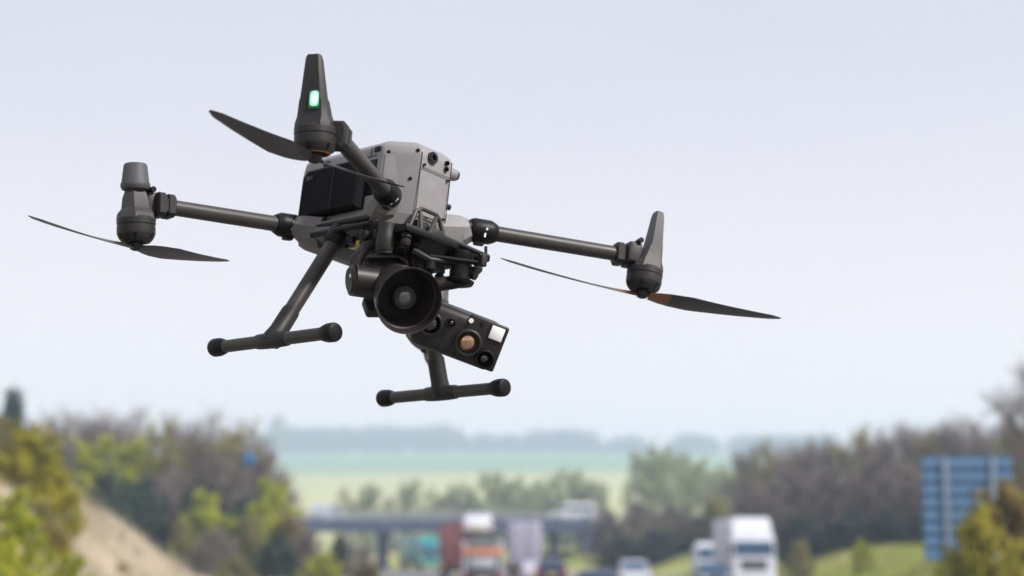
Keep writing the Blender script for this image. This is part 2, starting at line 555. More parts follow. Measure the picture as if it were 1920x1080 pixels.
# top deck ribs, front chamfer panel joints and screws (sub-parts of the shell)
for sy in (-1, 1):
    b = MB(); b.box((0.083, sy * 0.0575, 0.062), (0.002, 0.052, 0.092), Matrix.Rotation(sy * math.atan2(0.054, 0.042) * 0.55 + sy * 0.32, 3, 'Z'), 0.0008)
    b.build('front_panel', P_body, shell)
    for (x, z) in ((0.106, 0.118), (0.066, 0.112), (0.100, 0.066), (0.060, 0.02)):
        t = (0.11 - x) / 0.054
        y = sy * (0.036 + 0.042 * t)
        nrm = Vector((0.042, sy * 0.054, 0)).normalized()
        b = MB(); b.tube(Vector((x, y, z)) - nrm * 0.002, Vector((x, y, z)) + nrm * 0.0026, 0.0034, n=12)
        b.build('screw', P_black, shell)
    for (x, z) in ((0.045, 0.119), (-0.02, 0.117), (-0.09, 0.115)):
        b = MB(); b.box((x, sy * 0.0785, z), (0.017, 0.004, 0.010), None, 0.002)
        b.build('vent_slot', P_black, shell)
    b = MB(); b.box((0.037, sy * 0.0775, 0.068), (0.022, 0.004, 0.066), None, 0.0015)
    b.build('side_recess', P_black, shell)
    # side battery pack: chamfered black block
    b = MB()
    lo = [(-.128, .012), (.026, .012), (.026, .098), (-.118, .098), (-.128, .088)]
    y0, y1 = sy * .0775, sy * .100
    b.loft([[(x, y0, z) for x, z in lo], [(x, y1 - sy * .004, z) for x, z in lo], [(-.051 + (x + .051) * .95, y1, .055 + (z - .055) * .92) for x, z in lo]])
    bat = b.build('battery', P_battery, drone)
    b = MB(); b.box((-.040, sy * .1003, .055), (.0016, .0012, .076), None); b.build('case_seam', P_dark, bat)
    b = MB(); b.box((-.105, sy * .1006, .083), (.018, .0016, .008), None, .0006); b.build('release_catch', P_dark, bat)
# front face: round vision sensor, two dots, lower dot
def front_disc(y, z, r, m, name, th=0.004):
    b = MB(); b.lathe([(0, 0), (r * .78, 0), (r * .82, th), (r, th), (r, -0.003)], frame((0.114, y, z), Vector((0, 1, 0)), Vector((0, 0, 1)), Vector((1, 0, 0))), 24)
    return b.build(name, m, shell)
front_disc(-0.012, 0.112, 0.0105, P_dark, 'sensor_ring')
front_disc(-0.012, 0.112, 0.0072, P_glass, 'vision_sensor', 0.005)
for z in (0.113, 0.102):
    front_disc(0.022, z, 0.0042, P_black, 'sensor_window')
front_disc(-0.013, -0.0, 0.003, P_black, 'sensor_window')
b = MB(); b.box((0.116, 0.0, 0.004), (0.003, 0.05, 0.002), None, 0.0005); b.build('panel_seam', P_grey, shell)
# side sensor pod and knob seen on the far edge of the front
b = MB(); b.tube((0.088, 0.05, 0.108), (0.094, 0.066, 0.108), 0.013, 0.010, 18); pod = b.build('side_sensor_pod', P_body, drone)
b = MB(); b.tube((0.094, 0.066, 0.108), (0.0955, 0.070, 0.108), 0.0092, 0.007, 18); b.build('pod_lens', P_black, pod)
b = MB(); b.tube((0.094, 0.045, 0.045), (0.098, 0.057, 0.045), 0.0062, 0.005, 14); b.build('side_button', P_black, drone)
for (z0, z1, y0, y1) in ((.128, .0, -.0355, -.0355), (.128, .0, .0355, .0355)):
    b = MB(); b.box((0.1135, y0, .062), (.0012, .0012, .108), None); b.build('panel_seam', P_grey, shell)
b = MB(); b.box((0.1158, 0, .0885), (.0010, .066, .0011), None); b.build('panel_seam', P_grey, shell)
for y_, z_ in ((-.029, .094), (.029, .083), (-.029, .012), (.029, .012)):
    front_disc(y_, z_, 0.0026, P_steel, 'screw', .003)
for sy in (-1, 1):
    b = MB(); b.box((-.05, sy * .0788, .108), (.19, .0012, .0012), None); b.build('panel_seam', P_grey, shell)
    b = MB(); b.box((.030, sy * .0790, .116), (.0012, .0012, .018), None); b.build('panel_seam', P_grey, shell)
# top battery release plate and rear bay
b = MB(); b.box((-0.06, 0, 0.1405), (0.12, 0.08, 0.005), None, 0.002); b.build('top_plate', P_grey, drone)
b = MB(); b.box((-0.192, 0, 0.058), (0.012, 0.082, 0.085), None, 0.004); b.build('rear_battery_door', P_dark, drone)

# --- arms, motors, propellers
arms = {  # clamp, arm end, hub, outboard lean, kind, blade direction (drone x,y)
    'fr': ((.127, -.115, .014), (.2788, -.352, .0053), (.27, -.387, -.031), (0, -.14), 'antenna', (-.29, .957)),
    'rr': ((-.135, -.115, -.005), (-.160, -.352, -.0385), (-.178, -.387, -.109), (0, -.18), 'cap', (-.30, .954)),
    'fl': ((.127, .115, .014), (.240, .352, .0245), (.27, .387, -.037), (0, .05), 'antenna', (.52, .855)),
    'rl': ((-.135, .105, -.012), (-.205, .305, -.040), (-.23, .335, -.104), (0, .1), 'cap', (.60, -.80)),
}
for key, (cl, en, hub, lean, kind, bd) in arms.items():
    cl, en, hub = Vector(cl), Vector(en), Vector(hub)
    d = (en - cl).normalized()
    sgx, sgy = (1 if cl.x > 0 else -1), (1 if cl.y > 0 else -1)
    # socket on the chassis, faceted
    arm = None
    root = Vector((sgx * .075, sgy * .078, -.016))
    b = MB()
    if key == 'fl': root = Vector((.082, .045, .000))
    b.path([root, root.lerp(cl, .55), cl - d * .024], [.034, .029, .0205] if key == 'fl' else [.030, .025, .019], 8)
    b.build('arm_socket', P_body if key == 'fl' else P_tray, drone, smooth=20)  # fl keeps the shell grey; the other sockets have shade in their colour
    # folding clamp
    b = MB()
    q = frame(cl, d.orthogonal().normalized(), d.cross(d.orthogonal()).normalized(), d)
    b.lathe([(0.014, -.034), (.0165, -.032), (.0165, -.026), (.0195, -.024), (.0215, -.018), (.0215, .012), (.019, .018), (.016, .024), (.014, .025)], q, 24)
    clamp = b.build('arm_clamp', P_black, drone)
    for a in (0, 1):
        b = MB()
        u = (DV - d * DV.dot(d)).normalized()
        w = d.cross(u)
        r = Matrix((d, w, u)).transposed()
        off = w * (0.006 if a else -0.005)
        b.box(cl + d * (-.002 if a else .0) + off + u * math.sqrt(.0215 ** 2 - off.length ** 2), (.0032, .0075 if a else .004, .0012), r)
        b.build('lock_mark', P_mark, clamp)
    b = MB(); b.box(cl + Vector((0, 0, -.0225)) - d * .006, (.018, .012, .008), Matrix((d, Vector((0, 0, 1)).cross(d).normalized(), d.cross(Vector((0, 0, 1)).cross(d).normalized()))).transposed(), .002)
    b.build('clamp_latch', P_dark, clamp)
    # carbon tube
    b = MB(); b.tube(cl + d * .02, en, .0138, .0133, 28)
    b.build('arm_tube', P_carbon, drone)
    # motor unit: local axes  z = motor axis, x = inward along the arm
    up = (Vector((0, 0, 1)) + Vector((lean[0], lean[1], 0))).normalized()
    inw = -(d - up * d.dot(up)).normalized()
    tang = up.cross(inw)
    m = frame(hub, inw, tang, up)
    inv = m.inverted()
    e_l = inv @ en
    zc = e_l.z
    # arm-end collar
    b = MB()
    mc = frame(en, Vector((0, 0, 1)).cross(d).normalized(), d.cross(Vector((0, 0, 1)).cross(d).normalized()), d)
    def rr(w, h, z, c=.006): return [mc @ Vector(p) for p in ((w - c, -h, z), (w, -h + c, z), (w, h - c, z), (w - c, h, z), (-w + c, h, z), (-w, h - c, z), (-w, -h + c, z), (-w + c, -h, z))]
    b.loft([rr(.0155, .0165, -.012), rr(.0175, .0195, -.010), rr(.0175, .0195, .002), rr(.0155, .0165, .003), rr(.0155, .0165, .007), rr(.0178, .0205, .008), rr(.0178, .0205, .020), rr(.014, .017, .022)])
    b.build('arm_end_collar', P_dark, drone, smooth=20)
    # motor bell
    b = MB()
    b.lathe([(0, .002), (.0165, .002), (.0175, .0), (.0245, .0), (.0290, .0055), (.0318, .0120), (.0322, .0145), (.0322, .0250), (.0312, .0258), (.0312, .0280), (.0325, .0288), (.0325, .0375), (.0300, .0410), (0, .0410)], m, 36)
    motor = b.build('motor', P_dark, drone, smooth=22)
    b = MB(); b.lathe([(.0195, .0006), (.0208, -.0012), (.0232, -.0012), (.0245, .0004), (.0250, .0018)], m, 36, close=False)
    b.build('base_ring', P_orange if key == 'fr' else P_dark, motor)
    for k in range(6):
        a = 2 * math.pi * k / 6
        b = MB(); b.box(m @ Vector((.0290 * math.cos(a), .0290 * math.sin(a), .0078)), (.010, .005, .004), m.to_3x3() @ Matrix.Rotation(a, 3, 'Z') @ Matrix.Rotation(-1.08, 3, 'Y'), .001)
        b.build('cooling_slot', P_black, motor)
    # housing above the bell, carrying antenna or receiver cap
    def rl(wx, wy, z, ox=0.0, c=.3):
        cx, cy = wx * c, wy * c
        return [m @ Vector((x + ox, y, z)) for x, y in ((wx - cx, -wy), (wx, -wy + cy), (wx, wy - cy), (wx - cx, wy), (-wx + cx, wy), (-wx, wy - cy), (-wx, -wy + cy), (-wx + cx, -wy))]
    if kind == 'antenna':
        b = MB()
        b.loft([rl(.0285, .0285, .037, .0, .42), rl(.0265, .0275, .045, -.001, .40), rl(.0205, .0240, .055, -.003), rl(.0170, .0220, .072, -.006), rl(.0152, .0205, .082, -.008)])
        b.build('motor_housing', P_grey if key == 'fl' else P_dark, drone, smooth=28)
        b = MB()
        b.loft([rl(.0146, .0196, .080, -.009), rl(.0125, .0178, .096, -.010), rl(.0088, .0122, .146, -.012), rl(.0070, .0100, .152, -.012)])
        ant = b.build('antenna', P_cap if key == 'fl' else P_dark, drone, smooth=28)
        if key == 'fr':
            b = MB(); b.box(m @ Vector((-.0222, -.004, .079)), (.004, .0185, .031), m.to_3x3() @ Matrix.Rotation(.10, 3, 'Y'), .003)
            lg = b.build('status_light', P_ledh, drone)
            b = MB(); b.box(m @ Vector((-.0236, -.005, .080)), (.003, .0135, .025), m.to_3x3() @ Matrix.Rotation(.10, 3, 'Y'), .003)
            b.build('light_lens', P_ledg, lg)
    else:
        b = MB()
        b.loft([rl(.0285, .0285, .037, 0, .42), rl(.0270, .0270, .047, 0, .40), rl(.0205, .0200, .056), rl(.0185, .0180, .074, -.001), rl(.0135, .0135, .089, -.002), rl(.012, .012, .092, -.002)])
        b.build('motor_housing', P_grey, drone, smooth=28)
        b = MB()
        mcap = m @ Matrix.Translation((-.002, 0, 0))
        b.lathe([(.012, .086), (.0225, .0885), (.0248, .093), (.0250, .098), (.0232, .101), (.0198, .1300), (.0178, .1325), (0, .1330)], mcap, 32)
        b.build('receiver_cap', P_cap, drone)
    b = MB(); b.box(m @ Vector((.028, 0, zc + .004)), (.026, .030, .038), m.to_3x3(), .005)
    b.build('arm_bracket', P_dark if key == 'fr' else P_grey, drone)
    b = MB(); b.tube(m @ Vector((.022, -.020, zc + .026)), m @ Vector((.022, .020, zc + .026)), .005, n=12)
    b.build('cable_clip', P_black, drone)
    # propeller below the motor
    prop = empty('propeller')
    prop.parent = drone
    prop.matrix_local = m
    b = MB(); b.lathe([(0, -.0150), (.005, -.0148), (.0095, -.0125), (.0115, -.009), (.0115, -.003), (.010, .0025), (0, .0025)], None, 24)
    b.build('hub', P_dark, prop)
    bdv = Vector((bd[0], bd[1], 0))
    bdv = (inv.to_3x3() @ (bdv - up * bdv.dot(up))).normalized()
    ang0 = math.atan2(bdv.y, bdv.x)
    for k in range(2):
        rz = Matrix.Rotation(ang0 + math.pi * k, 4, 'Z')
        loops = []
        for t in np.linspace(0, 1, 14):
            r = .012 + .254 * t
            ch = np.interp(t, [0, .12, .3, .7, .94, 1], [.009, .017, .0215, .0145, .009, .003])
            tw = R_(np.interp(t, [0, .2, 1], [28, 20, 7]))
            th = np.interp(t, [0, .15, 1], [.0035, .0022, .0008])
            zz = -.009 + .012 * t * t
            lp = []
            for (u, v) in ((-1, 0), (-.4, 1), (.45, .8), (1, 0), (.4, -.7), (-.45, -.6)):
                y = u * ch
                lp.append(rz @ Vector((r, y * math.cos(tw) - .15 * ch, zz + HAND[key] * y * math.sin(tw) + v * th)))
            loops.append(lp)
        b = MB(); b.loft(loops[2:]); b.build('blade', P_blade, prop, smooth=50)
        b = MB(); b.loft(loops[:3]); b.build('blade_root', P_brown if key == 'fl' else P_blade, prop, smooth=50)

# --- landing gear
for sy, tint in ((-1, 0), (1, 1)):
    top = Vector((-.009, sy * .099, -.042)) if sy < 0 else Vector((-.012, .107, -.05))
    mid = Vector((-.021, sy * .196, -.247))
    u = Vector((1, 0, -.017)).normalized()
    dl = (mid - top).normalized()
    b = MB(); b.tube(top - dl * .03, mid - dl * .01, .0138, .0132, 28)
    leg = b.build('landing_leg', P_carbon, drone)
    b = MB(); b.lathe([(.0145, -.065), (.0155, -.062), (.0158, -.02), (.0185, -.004), (.016, .006)], frame(mid, dl.orthogonal().normalized(), dl.cross(dl.orthogonal()).normalized(), dl), 24)
    b.build('leg_sleeve', P_dark, leg)
    b = MB(); b.lathe([(.016, -.005), (.0195, .0), (.0195, .03), (.016, .036)], frame(top - dl * .02, dl.orthogonal().normalized(), dl.cross(dl.orthogonal()).normalized(), dl), 20)
    b.build('leg_socket', P_black, leg)
    b = MB(); b.tube(mid - u * .15, mid + u * .15, .0108, n=24)
    skid = b.build('landing_skid', P_carbon, drone)
    b = MB(); b.lathe([(.0112, -.040), (.0128, -.037), (.0138, -.012), (.0138, .012), (.0128, .037), (.0112, .040)], frame(mid, u.orthogonal().normalized(), u.cross(u.orthogonal()).normalized(), u), 24)
    b.build('tee_joint', P_dark, skid)
    for s in (-1, 1):
        mm = frame(mid + u * s * .140, u.orthogonal().normalized(), (u * s).cross(u.orthogonal()).normalized(), u * s)
        b = MB(); b.lathe([(.0112, -.012), (.0135, -.006), (.0158, .004), (.0160, .018), (.0145, .0215), (.0125, .0225), (0, .0225)], mm, 24)
        b.build('rubber_foot', P_black, skid)

# --- gimbal mounting under the nose
b = MB(); b.box((.105, 0, -.046), (.13, .20, .014), None, .004); b.box((.06, 0, -.060), (.05, .14, .018), None, .004)
mount = b.build('gimbal_mount', P_black, drone)
for (x, y) in ((.155, -.085), (.155, .085), (.055, -.09), (.055, .09), (.13, -.04), (.13, .04), (.09, -.10)):
    b = MB(); b.lathe([(.006, -.012), (.009, -.007), (.009, -.003), (.006, 0), (.009, .003), (.009, .007), (.006, .012)], Matrix.Translation((x, y, -.062)), 14)
    b.build('damper', P_dark, mount)
b = MB(); b.box((.02, -.075, -.052), (.035, .012, .010), None, .002); b.box((.045, -.088, -.055), (.016, .016, .014), None, .003); b.build('brass_connector', P_brass, mount)
b = MB(); b.box((.0, -.03, -.046), (.14, .10, .018), None, .004); b.build('belly_sensor', P_dark, drone)
for (p0, p1, r) in (((-.10, -.098, -.012), (.085, -.105, -.020), .006), ((-.07, -.105, -.03), (.10, -.118, -.036), .005), ((.07, -.11, -.045), (.14, -.06, -.05), .006)):
    b = MB(); b.tube(p0, p1, r, n=12); b.build('cable', P_black, drone)
rnd = random.Random(4)
for k in range(9):
    b = MB(); b.box((rnd.uniform(.02, .15), rnd.uniform(-.125, -.05), rnd.uniform(-.075, -.035)), (rnd.uniform(.012, .028), rnd.uniform(.010, .022), rnd.uniform(.008, .02)), Matrix.Rotation(rnd.uniform(-.5, .5), 3, 'Z'), .002)
    b.build('connector_block', P_dark if k % 2 else P_black, mount)

# --- front guard frame (two loops of thin bar)
def px(x, px_, py_):
    """drone-frame point on the plane x = const that the camera sees at that pixel"""
    d = np.array([(px_ - 960) / F_PX, (py_ - 540) / F_PX, 1.0])
    o = -RC.T @ TC; dd = RC.T @ d
    return Vector(o + dd * (x - o[0]) / dd[0])
b = MB()
b.path([px(.145, 768, 424), px(.145, 780, 396), px(.145, 791, 391), px(.145, 818, 403), px(.145, 824, 412), px(.15, 832, 446)], .0038, 8)
b.path([px(.15, 788, 396), px(.155, 789, 430), px(.15, 800, 447)], .0036, 8)
b.path([px(.15, 818, 408), px(.155, 803, 440), px(.15, 800, 452)], .0036, 8)
b.build('front_guard', P_grey, drone)
b = MB(); b.box(px(.14, 808, 442), (.03, .035, .022), None, .004); b.box(px(.13, 782, 432), (.03, .03, .03), None, .004); b.build('guard_base', P_dark, drone)
# --- forward rods with a small clamp
b = MB(); b.tube(px(.14, 812, 436), px(.20, 914, 481), .0042, n=12); rod = b.build('rod', P_dark, drone)
b = MB(); b.tube(px(.15, 806, 480), px(.20, 908, 494), .0040, n=12); b.build('rod', P_black, drone)
b = MB(); b.box(px(.20, 905, 487), (.012, .012, .024), None, .002); b.tube(px(.20, 911, 462), px(.20, 911, 478), .0028, n=8); b.tube(px(.20, 900, 478), px(.205, 917, 480), .003, n=8)
b.build('rod_clamp', P_dark, drone)

# --- payload one: camera with a wide lens hood
ey = (DV + DR * .40 - DU * .28).normalized()
ex = DU.cross(ey).normalized()
ez = ey.cross(ex)
hc = px(.165, 757, 556)
cam1 = empty('hooded_camera'); cam1.parent = drone
M1 = frame(hc, ex, ez, ey) @ Matrix.Scale(.94, 4)                      # local z = viewing direction, local y = up
cam1.matrix_local = M1
b = MB(); b.lathe([(.036, -.075), (.041, -.070), (.043, -.045), (.0455, -.030), (.0545, .0), (.0590, .028), (.0602, .030), (.0598, .032), (.0575, .031), (.054, .012), (.048, -.018), (.043, -.030)], None, 48, close=False)
b.build('lens_hood', P_camera, cam1)
b = MB(); b.lathe([(.046, -.029), (.044, -.034), (.030, -.036), (.0, -.036)], None, 40, close=False); b.build('baffle', P_black, cam1)
for r_, z_ in ((.0535, .012),):
    b = MB(); b.lathe([(r_ + .0015, z_ + .003), (r_ - .0010, z_), (r_ + .0005, z_ - .003)], None, 40, close=False); b.build('baffle_ring', P_dark, cam1)
b = MB(); b.lathe([(.0215, -.030), (.0215, -.022), (.0195, -.019), (.0180, -.0205), (.0165, -.0170), (.0110, -.0135), (.005, -.0122), (0, -.0120)], Matrix.Translation((.010, -.008, 0)), 32); b.build('front_lens', P_smoke, cam1)
b = MB(); b.box((-.004, .004, -.098), (.078, .074, .070), None, .012, 3); b.build('camera_body', P_camera, cam1)
b = MB(); b.tube((-.030, .006, -.070), (-.074, .012, -.070), .029, .0285, 32); b.tube((-.074, .012, -.070), (-.081, .012, -.070), .0285, .021, 32)
b.build('tilt_motor', P_camera, cam1)
b = MB(); b.tube((-.0800, .022, -.060), (-.0825, .022, -.060), .0035, n=12); b.build('motor_mark', P_mark, cam1)
b = MB(); b.tube((.034, .006, -.085), (.056, .010, -.085), .022, .020, 28); b.build('tilt_motor', P_dark, cam1)
b = MB(); b.path([(-.064, .012, -.085), (-.063, .044, -.092), (-.044, .066, -.100), (-.010, .074, -.106), (.020, .070, -.104), (.044, .052, -.100), (.052, .014, -.095)], [.012, .012, .011, .011, .011, .011, .010], 12)
b.build('yoke', P_camera, cam1)
b = MB(); b.lathe([(.012, -.02), (.0155, -.015), (.0155, .010), (.0145, .014), (.0145, .03)], frame(px(.125, 722, 452), Vector((1, 0, 0)), Vector((0, 1, 0)), Vector((0, 0, 1))), 24)
b.tube(px(.125, 722, 452), px(.125, 722, 476), .012, .013, 16)
b.build('pan_motor', P_dark, drone)
b = MB(); b.box((-.022, -.040, -.075), (.05, .020, .04), Matrix.Rotation(.4, 3, 'X'), .006); b.build('counterweight', P_dark, cam1)

# --- payload two: box camera with several lenses, banked
ey = (DV + DR * .10 - DU * .10).normalized()
r0 = DU.cross(ey).normalized(); u0 = ey.cross(r0)
ca, sa = math.cos(R_(21)), math.sin(R_(21))
ex = r0 * ca - u0 * sa
ez = r0 * sa + u0 * ca
bc = px(.185, 858, 628)
cam2 = empty('multi_lens_camera'); cam2.parent = drone
cam2.matrix_local = frame(bc, ex, ez, ey)
b = MB(); b.box((.0, -.001, -.040), (.152, .080, .086), None, .017, 4)
b.build('camera_body', P_camera, cam2)
b = MB(); b.box((.043, .002, .0015), (.070, .080, .008), None, .0038, 3)
b.build('face_plate', P_camera, cam2)
b = MB(); b.box((-.040, -.002, .0012), (.062, .060, .004), None, .0018, 2); b.build('side_face_plate', P_dark, cam2)
def eye(x, y, r, ring, lens, name, dep=.006):
    b = MB(); b.lathe([(r * 1.25, 0), (r * 1.25, dep - .002), (r * 1.14, dep), (r * 1.02, dep), (r * .99, -.002)], Matrix.Translation((x, y, .003)), 32, close=False); o = b.build(name, ring, cam2)
    b = MB(); b.lathe([(r, -.001), (r * .85, .003), (r * .6, .0058), (r * .3, .0075), (0, .0080)], Matrix.Translation((x, y, .003)), 32, close=False); b.build(name + '_glass', lens, cam2, smooth=89)
eye(.020, -.005, .0185, P_dark, P_amber, 'zoom_lens', .013)
eye(.056, -.021, .0135, P_black, P_glass, 'thermal_lens', .016)
eye(-.050, .002, .0165, P_dark, P_glass, 'wide_lens', .010)
eye(-.018, .016, .0065, P_dark, P_glass, 'rangefinder_lens')
b = MB(); b.box((.060, .026, .005), (.028, .028, .004), None, .004, 2); b.build('window_frame', P_grey, cam2)
b = MB(); b.box((.060, .026, .0075), (.023, .023, .002), None, .0012); b.build('front_window', P_white, cam2)
b = MB(); b.tube((.012, .031, .003), (.012, .031, .0062), .0042, n=14); b.build('indicator', P_mark, cam2)
b = MB(); b.tube((.030, .030, .003), (.030, .030, .0055), .0045, n=14); b.build('indicator', P_dark, cam2)
b = MB(); b.tube((-.075, 0, -.038), (-.092, 0, -.038), .024, .022, 28); b.build('tilt_motor', P_dark, cam2)
b = MB(); b.path([(-.088, 0, -.040), (-.090, .030, -.045), (-.072, .056, -.05), (-.038, .074, -.052), (-.012, .088, -.052)], [.012, .012, .012, .012, .010], 12); b.build('yoke', P_camera, cam2)
pc = px(.165, 864, 500)
b = MB(); b.lathe([(.015, -.034), (.024, -.031), (.026, -.026), (.018, -.022), (.0185, .010), (.0205, .013), (.0205, .024), (.016, .027)], frame(pc, Vector((1, 0, 0)), Vector((0, 1, 0)), Vector((0, 0, 1))), 28)
pan2 = b.build('pan_motor', P_black, drone)
b = MB(); b.tube(px(.17, 876, 508), px(.185, 893, 514), .0105, .0115, 20); b.build('side_drive', P_black, pan2)
b = MB(); b.box(px(.165, 858, 488), (.020, .016, .022), Matrix.Rotation(.5, 3, 'Z'), .004); b.build('cable_box', P_dark, pan2)
b = MB(); b.path([px(.14, 770, 470), px(.15, 806, 488), px(.165, 852, 492)], [.010, .007, .007], 10)
b.lathe([(.006, -.012), (.0105, -.006), (.0105, .006), (.006, .012)], Matrix.Translation(px(.15, 806, 499)), 14)
b.build('gimbal_arm', P_black, drone)
#BACKGROUND#
# ------------------------------------------------------------------ bridge
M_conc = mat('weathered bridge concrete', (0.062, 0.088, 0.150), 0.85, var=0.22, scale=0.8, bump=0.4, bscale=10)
M_rail = mat('galvanised parapet steel', (0.36, 0.37, 0.38), 0.5, metal=0.5, var=0.12, scale=2)
BY0, BY1 = 212.0, 221.0
bridge = empty('road_bridge', (-11.5, BY0, 0))
tag(bridge, 'flat blue-grey concrete bridge crossing the motorway on plain piers', 'bridge')
DZ0, DZ1 = 4.35, 5.55
def bpart(name, m, *boxes, bev=0.03):
    b = MB()
    for c, s in boxes: b.box((c[0] + 11.5, c[1] - BY0, c[2]), s, None, bev, 1)
    return b.build(name, m, bridge)
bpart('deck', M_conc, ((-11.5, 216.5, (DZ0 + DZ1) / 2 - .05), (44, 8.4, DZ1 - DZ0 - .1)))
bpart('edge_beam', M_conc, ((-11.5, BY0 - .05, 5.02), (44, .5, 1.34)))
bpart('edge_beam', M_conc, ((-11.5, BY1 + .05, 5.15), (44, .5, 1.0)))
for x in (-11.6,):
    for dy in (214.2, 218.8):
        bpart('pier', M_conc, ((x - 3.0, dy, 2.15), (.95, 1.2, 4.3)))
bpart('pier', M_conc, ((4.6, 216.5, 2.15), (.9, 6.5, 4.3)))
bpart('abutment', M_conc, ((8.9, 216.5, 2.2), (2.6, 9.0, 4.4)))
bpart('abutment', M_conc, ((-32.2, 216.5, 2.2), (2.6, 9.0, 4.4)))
for Yr in (BY0 - .05, BY1 + .05):
    for z in (5.95, 6.25, 6.55):
        bpart('parapet_rail', M_rail, ((-11.5, Yr, z), (44, .07, .09)), bev=0)
    me = None
    for k in range(23):
        x = -33 + k * 2.0
        if me is None:
            o = bpart('parapet_post', M_rail, ((0, Yr, 6.12), (.10, .10, .95)), bev=0)
            me = o.data
            o.location = (x, 0, 0)
        else:
            o = link_mesh('parapet_post', me, M_rail, bridge)
            o.location = (x, 0, 0)
# approach embankments carrying the crossing road
def bank(name, x0, x1):
    b = MB()
    b.loft([[(x0, 207, -.2), (x0, 226, -.2), (x0, 221, 5.45), (x0, 212, 5.45)], [(x1, 202, -.2), (x1, 231, -.2), (x1, 221, 5.45), (x1, 212, 5.45)]])
    o = b.build(name, M_bank, None, 0)
    return tag(o, kind='structure')
M_bank = mat('rough bank grass', (0.14, 0.15, 0.05), 0.95, var=0.4, scale=0.5, bump=0.8, bscale=2, spec=0.1)
bank('embankment_right', 10.3, 120)
bank('embankment_left', -120, -33.6)

# ------------------------------------------------------------------ vehicles
M_tyre = mat('tyre rubber', (0.02, 0.02, 0.02), 0.85, var=0.2, scale=6)
M_rim = mat('alloy rim', (0.4, 0.4, 0.41), 0.35, metal=0.7, var=0.1, scale=8)
M_win = mat('tinted vehicle glass', (0.015, 0.05, 0.10), 0.10, var=0.1, spec=0.7, coat=0.3)
M_head = mat('clear headlight', (0.75, 0.78, 0.8), 0.15, var=0.05, coat=0.6)
M_tail = mat('red tail light', (0.45, 0.02, 0.02), 0.25, var=0.1, coat=0.5)
M_plate_y = mat('yellow number plate', (0.75, 0.6, 0.08), 0.5, var=0.05)
M_plate_w = mat('white number plate', (0.8, 0.8, 0.78), 0.5, var=0.05)
M_trim = mat('black vehicle trim', (0.025, 0.025, 0.027), 0.6, var=0.15, scale=4)
M_under = mat('dirty chassis', (0.035, 0.033, 0.032), 0.85, var=0.3, scale=3)
def paint(name, c): return mat(name, c, 0.28, var=0.06, scale=1.5, coat=0.5)
C_white = paint('white vehicle paint', (0.58, 0.61, 0.66))
C_bright = paint('clean white vehicle paint', (0.80, 0.81, 0.82))
C_silver = paint('silver blue vehicle paint', (0.42, 0.45, 0.50))
C_navy = paint('dark navy vehicle paint', (0.010, 0.022, 0.055))
C_blue = paint('dark blue vehicle paint', (0.012, 0.028, 0.06))
C_lilac = paint('pale lilac vehicle paint', (0.48, 0.47, 0.56))
C_red = paint('dark red vehicle paint', (0.16, 0.035, 0.03))
C_teal = paint('teal green vehicle paint', (0.0, 0.22, 0.22))
C_orange = paint('orange vehicle paint', (0.55, 0.22, 0.10))
C_grey = paint('grey vehicle paint', (0.16, 0.17, 0.19))
C_boxgrey = mat('lilac grey box panel', (0.36, 0.35, 0.45), 0.5, var=0.06, scale=0.8)
C_boxwhite = mat('white box panel', (0.56, 0.57, 0.64), 0.5, var=0.05, scale=0.8)


def wheel(parent, x, y, r, w):
    s = 1 if x > 0 else -1
    root = empty('wheel', (x, y, r)); root.parent = parent
    mx = Matrix.Rotation(R_(90), 4, 'Y')
    b = MB(); b.lathe([(r * .62, -w / 2), (r * .9, -w / 2), (r, -w * .36), (r, w * .36), (r * .9, w / 2), (r * .62, w / 2)], mx, 24, close=False); b.build('tyre', M_tyre, root)
    b = MB(); b.lathe([(0, s * w * .40), (r * .2, s * w * .44), (r * .5, s * w * .30), (r * .62, s * w * .46), (r * .64, -s * w * .4)], mx, 20, close=False); b.build('rim', M_rim, root)


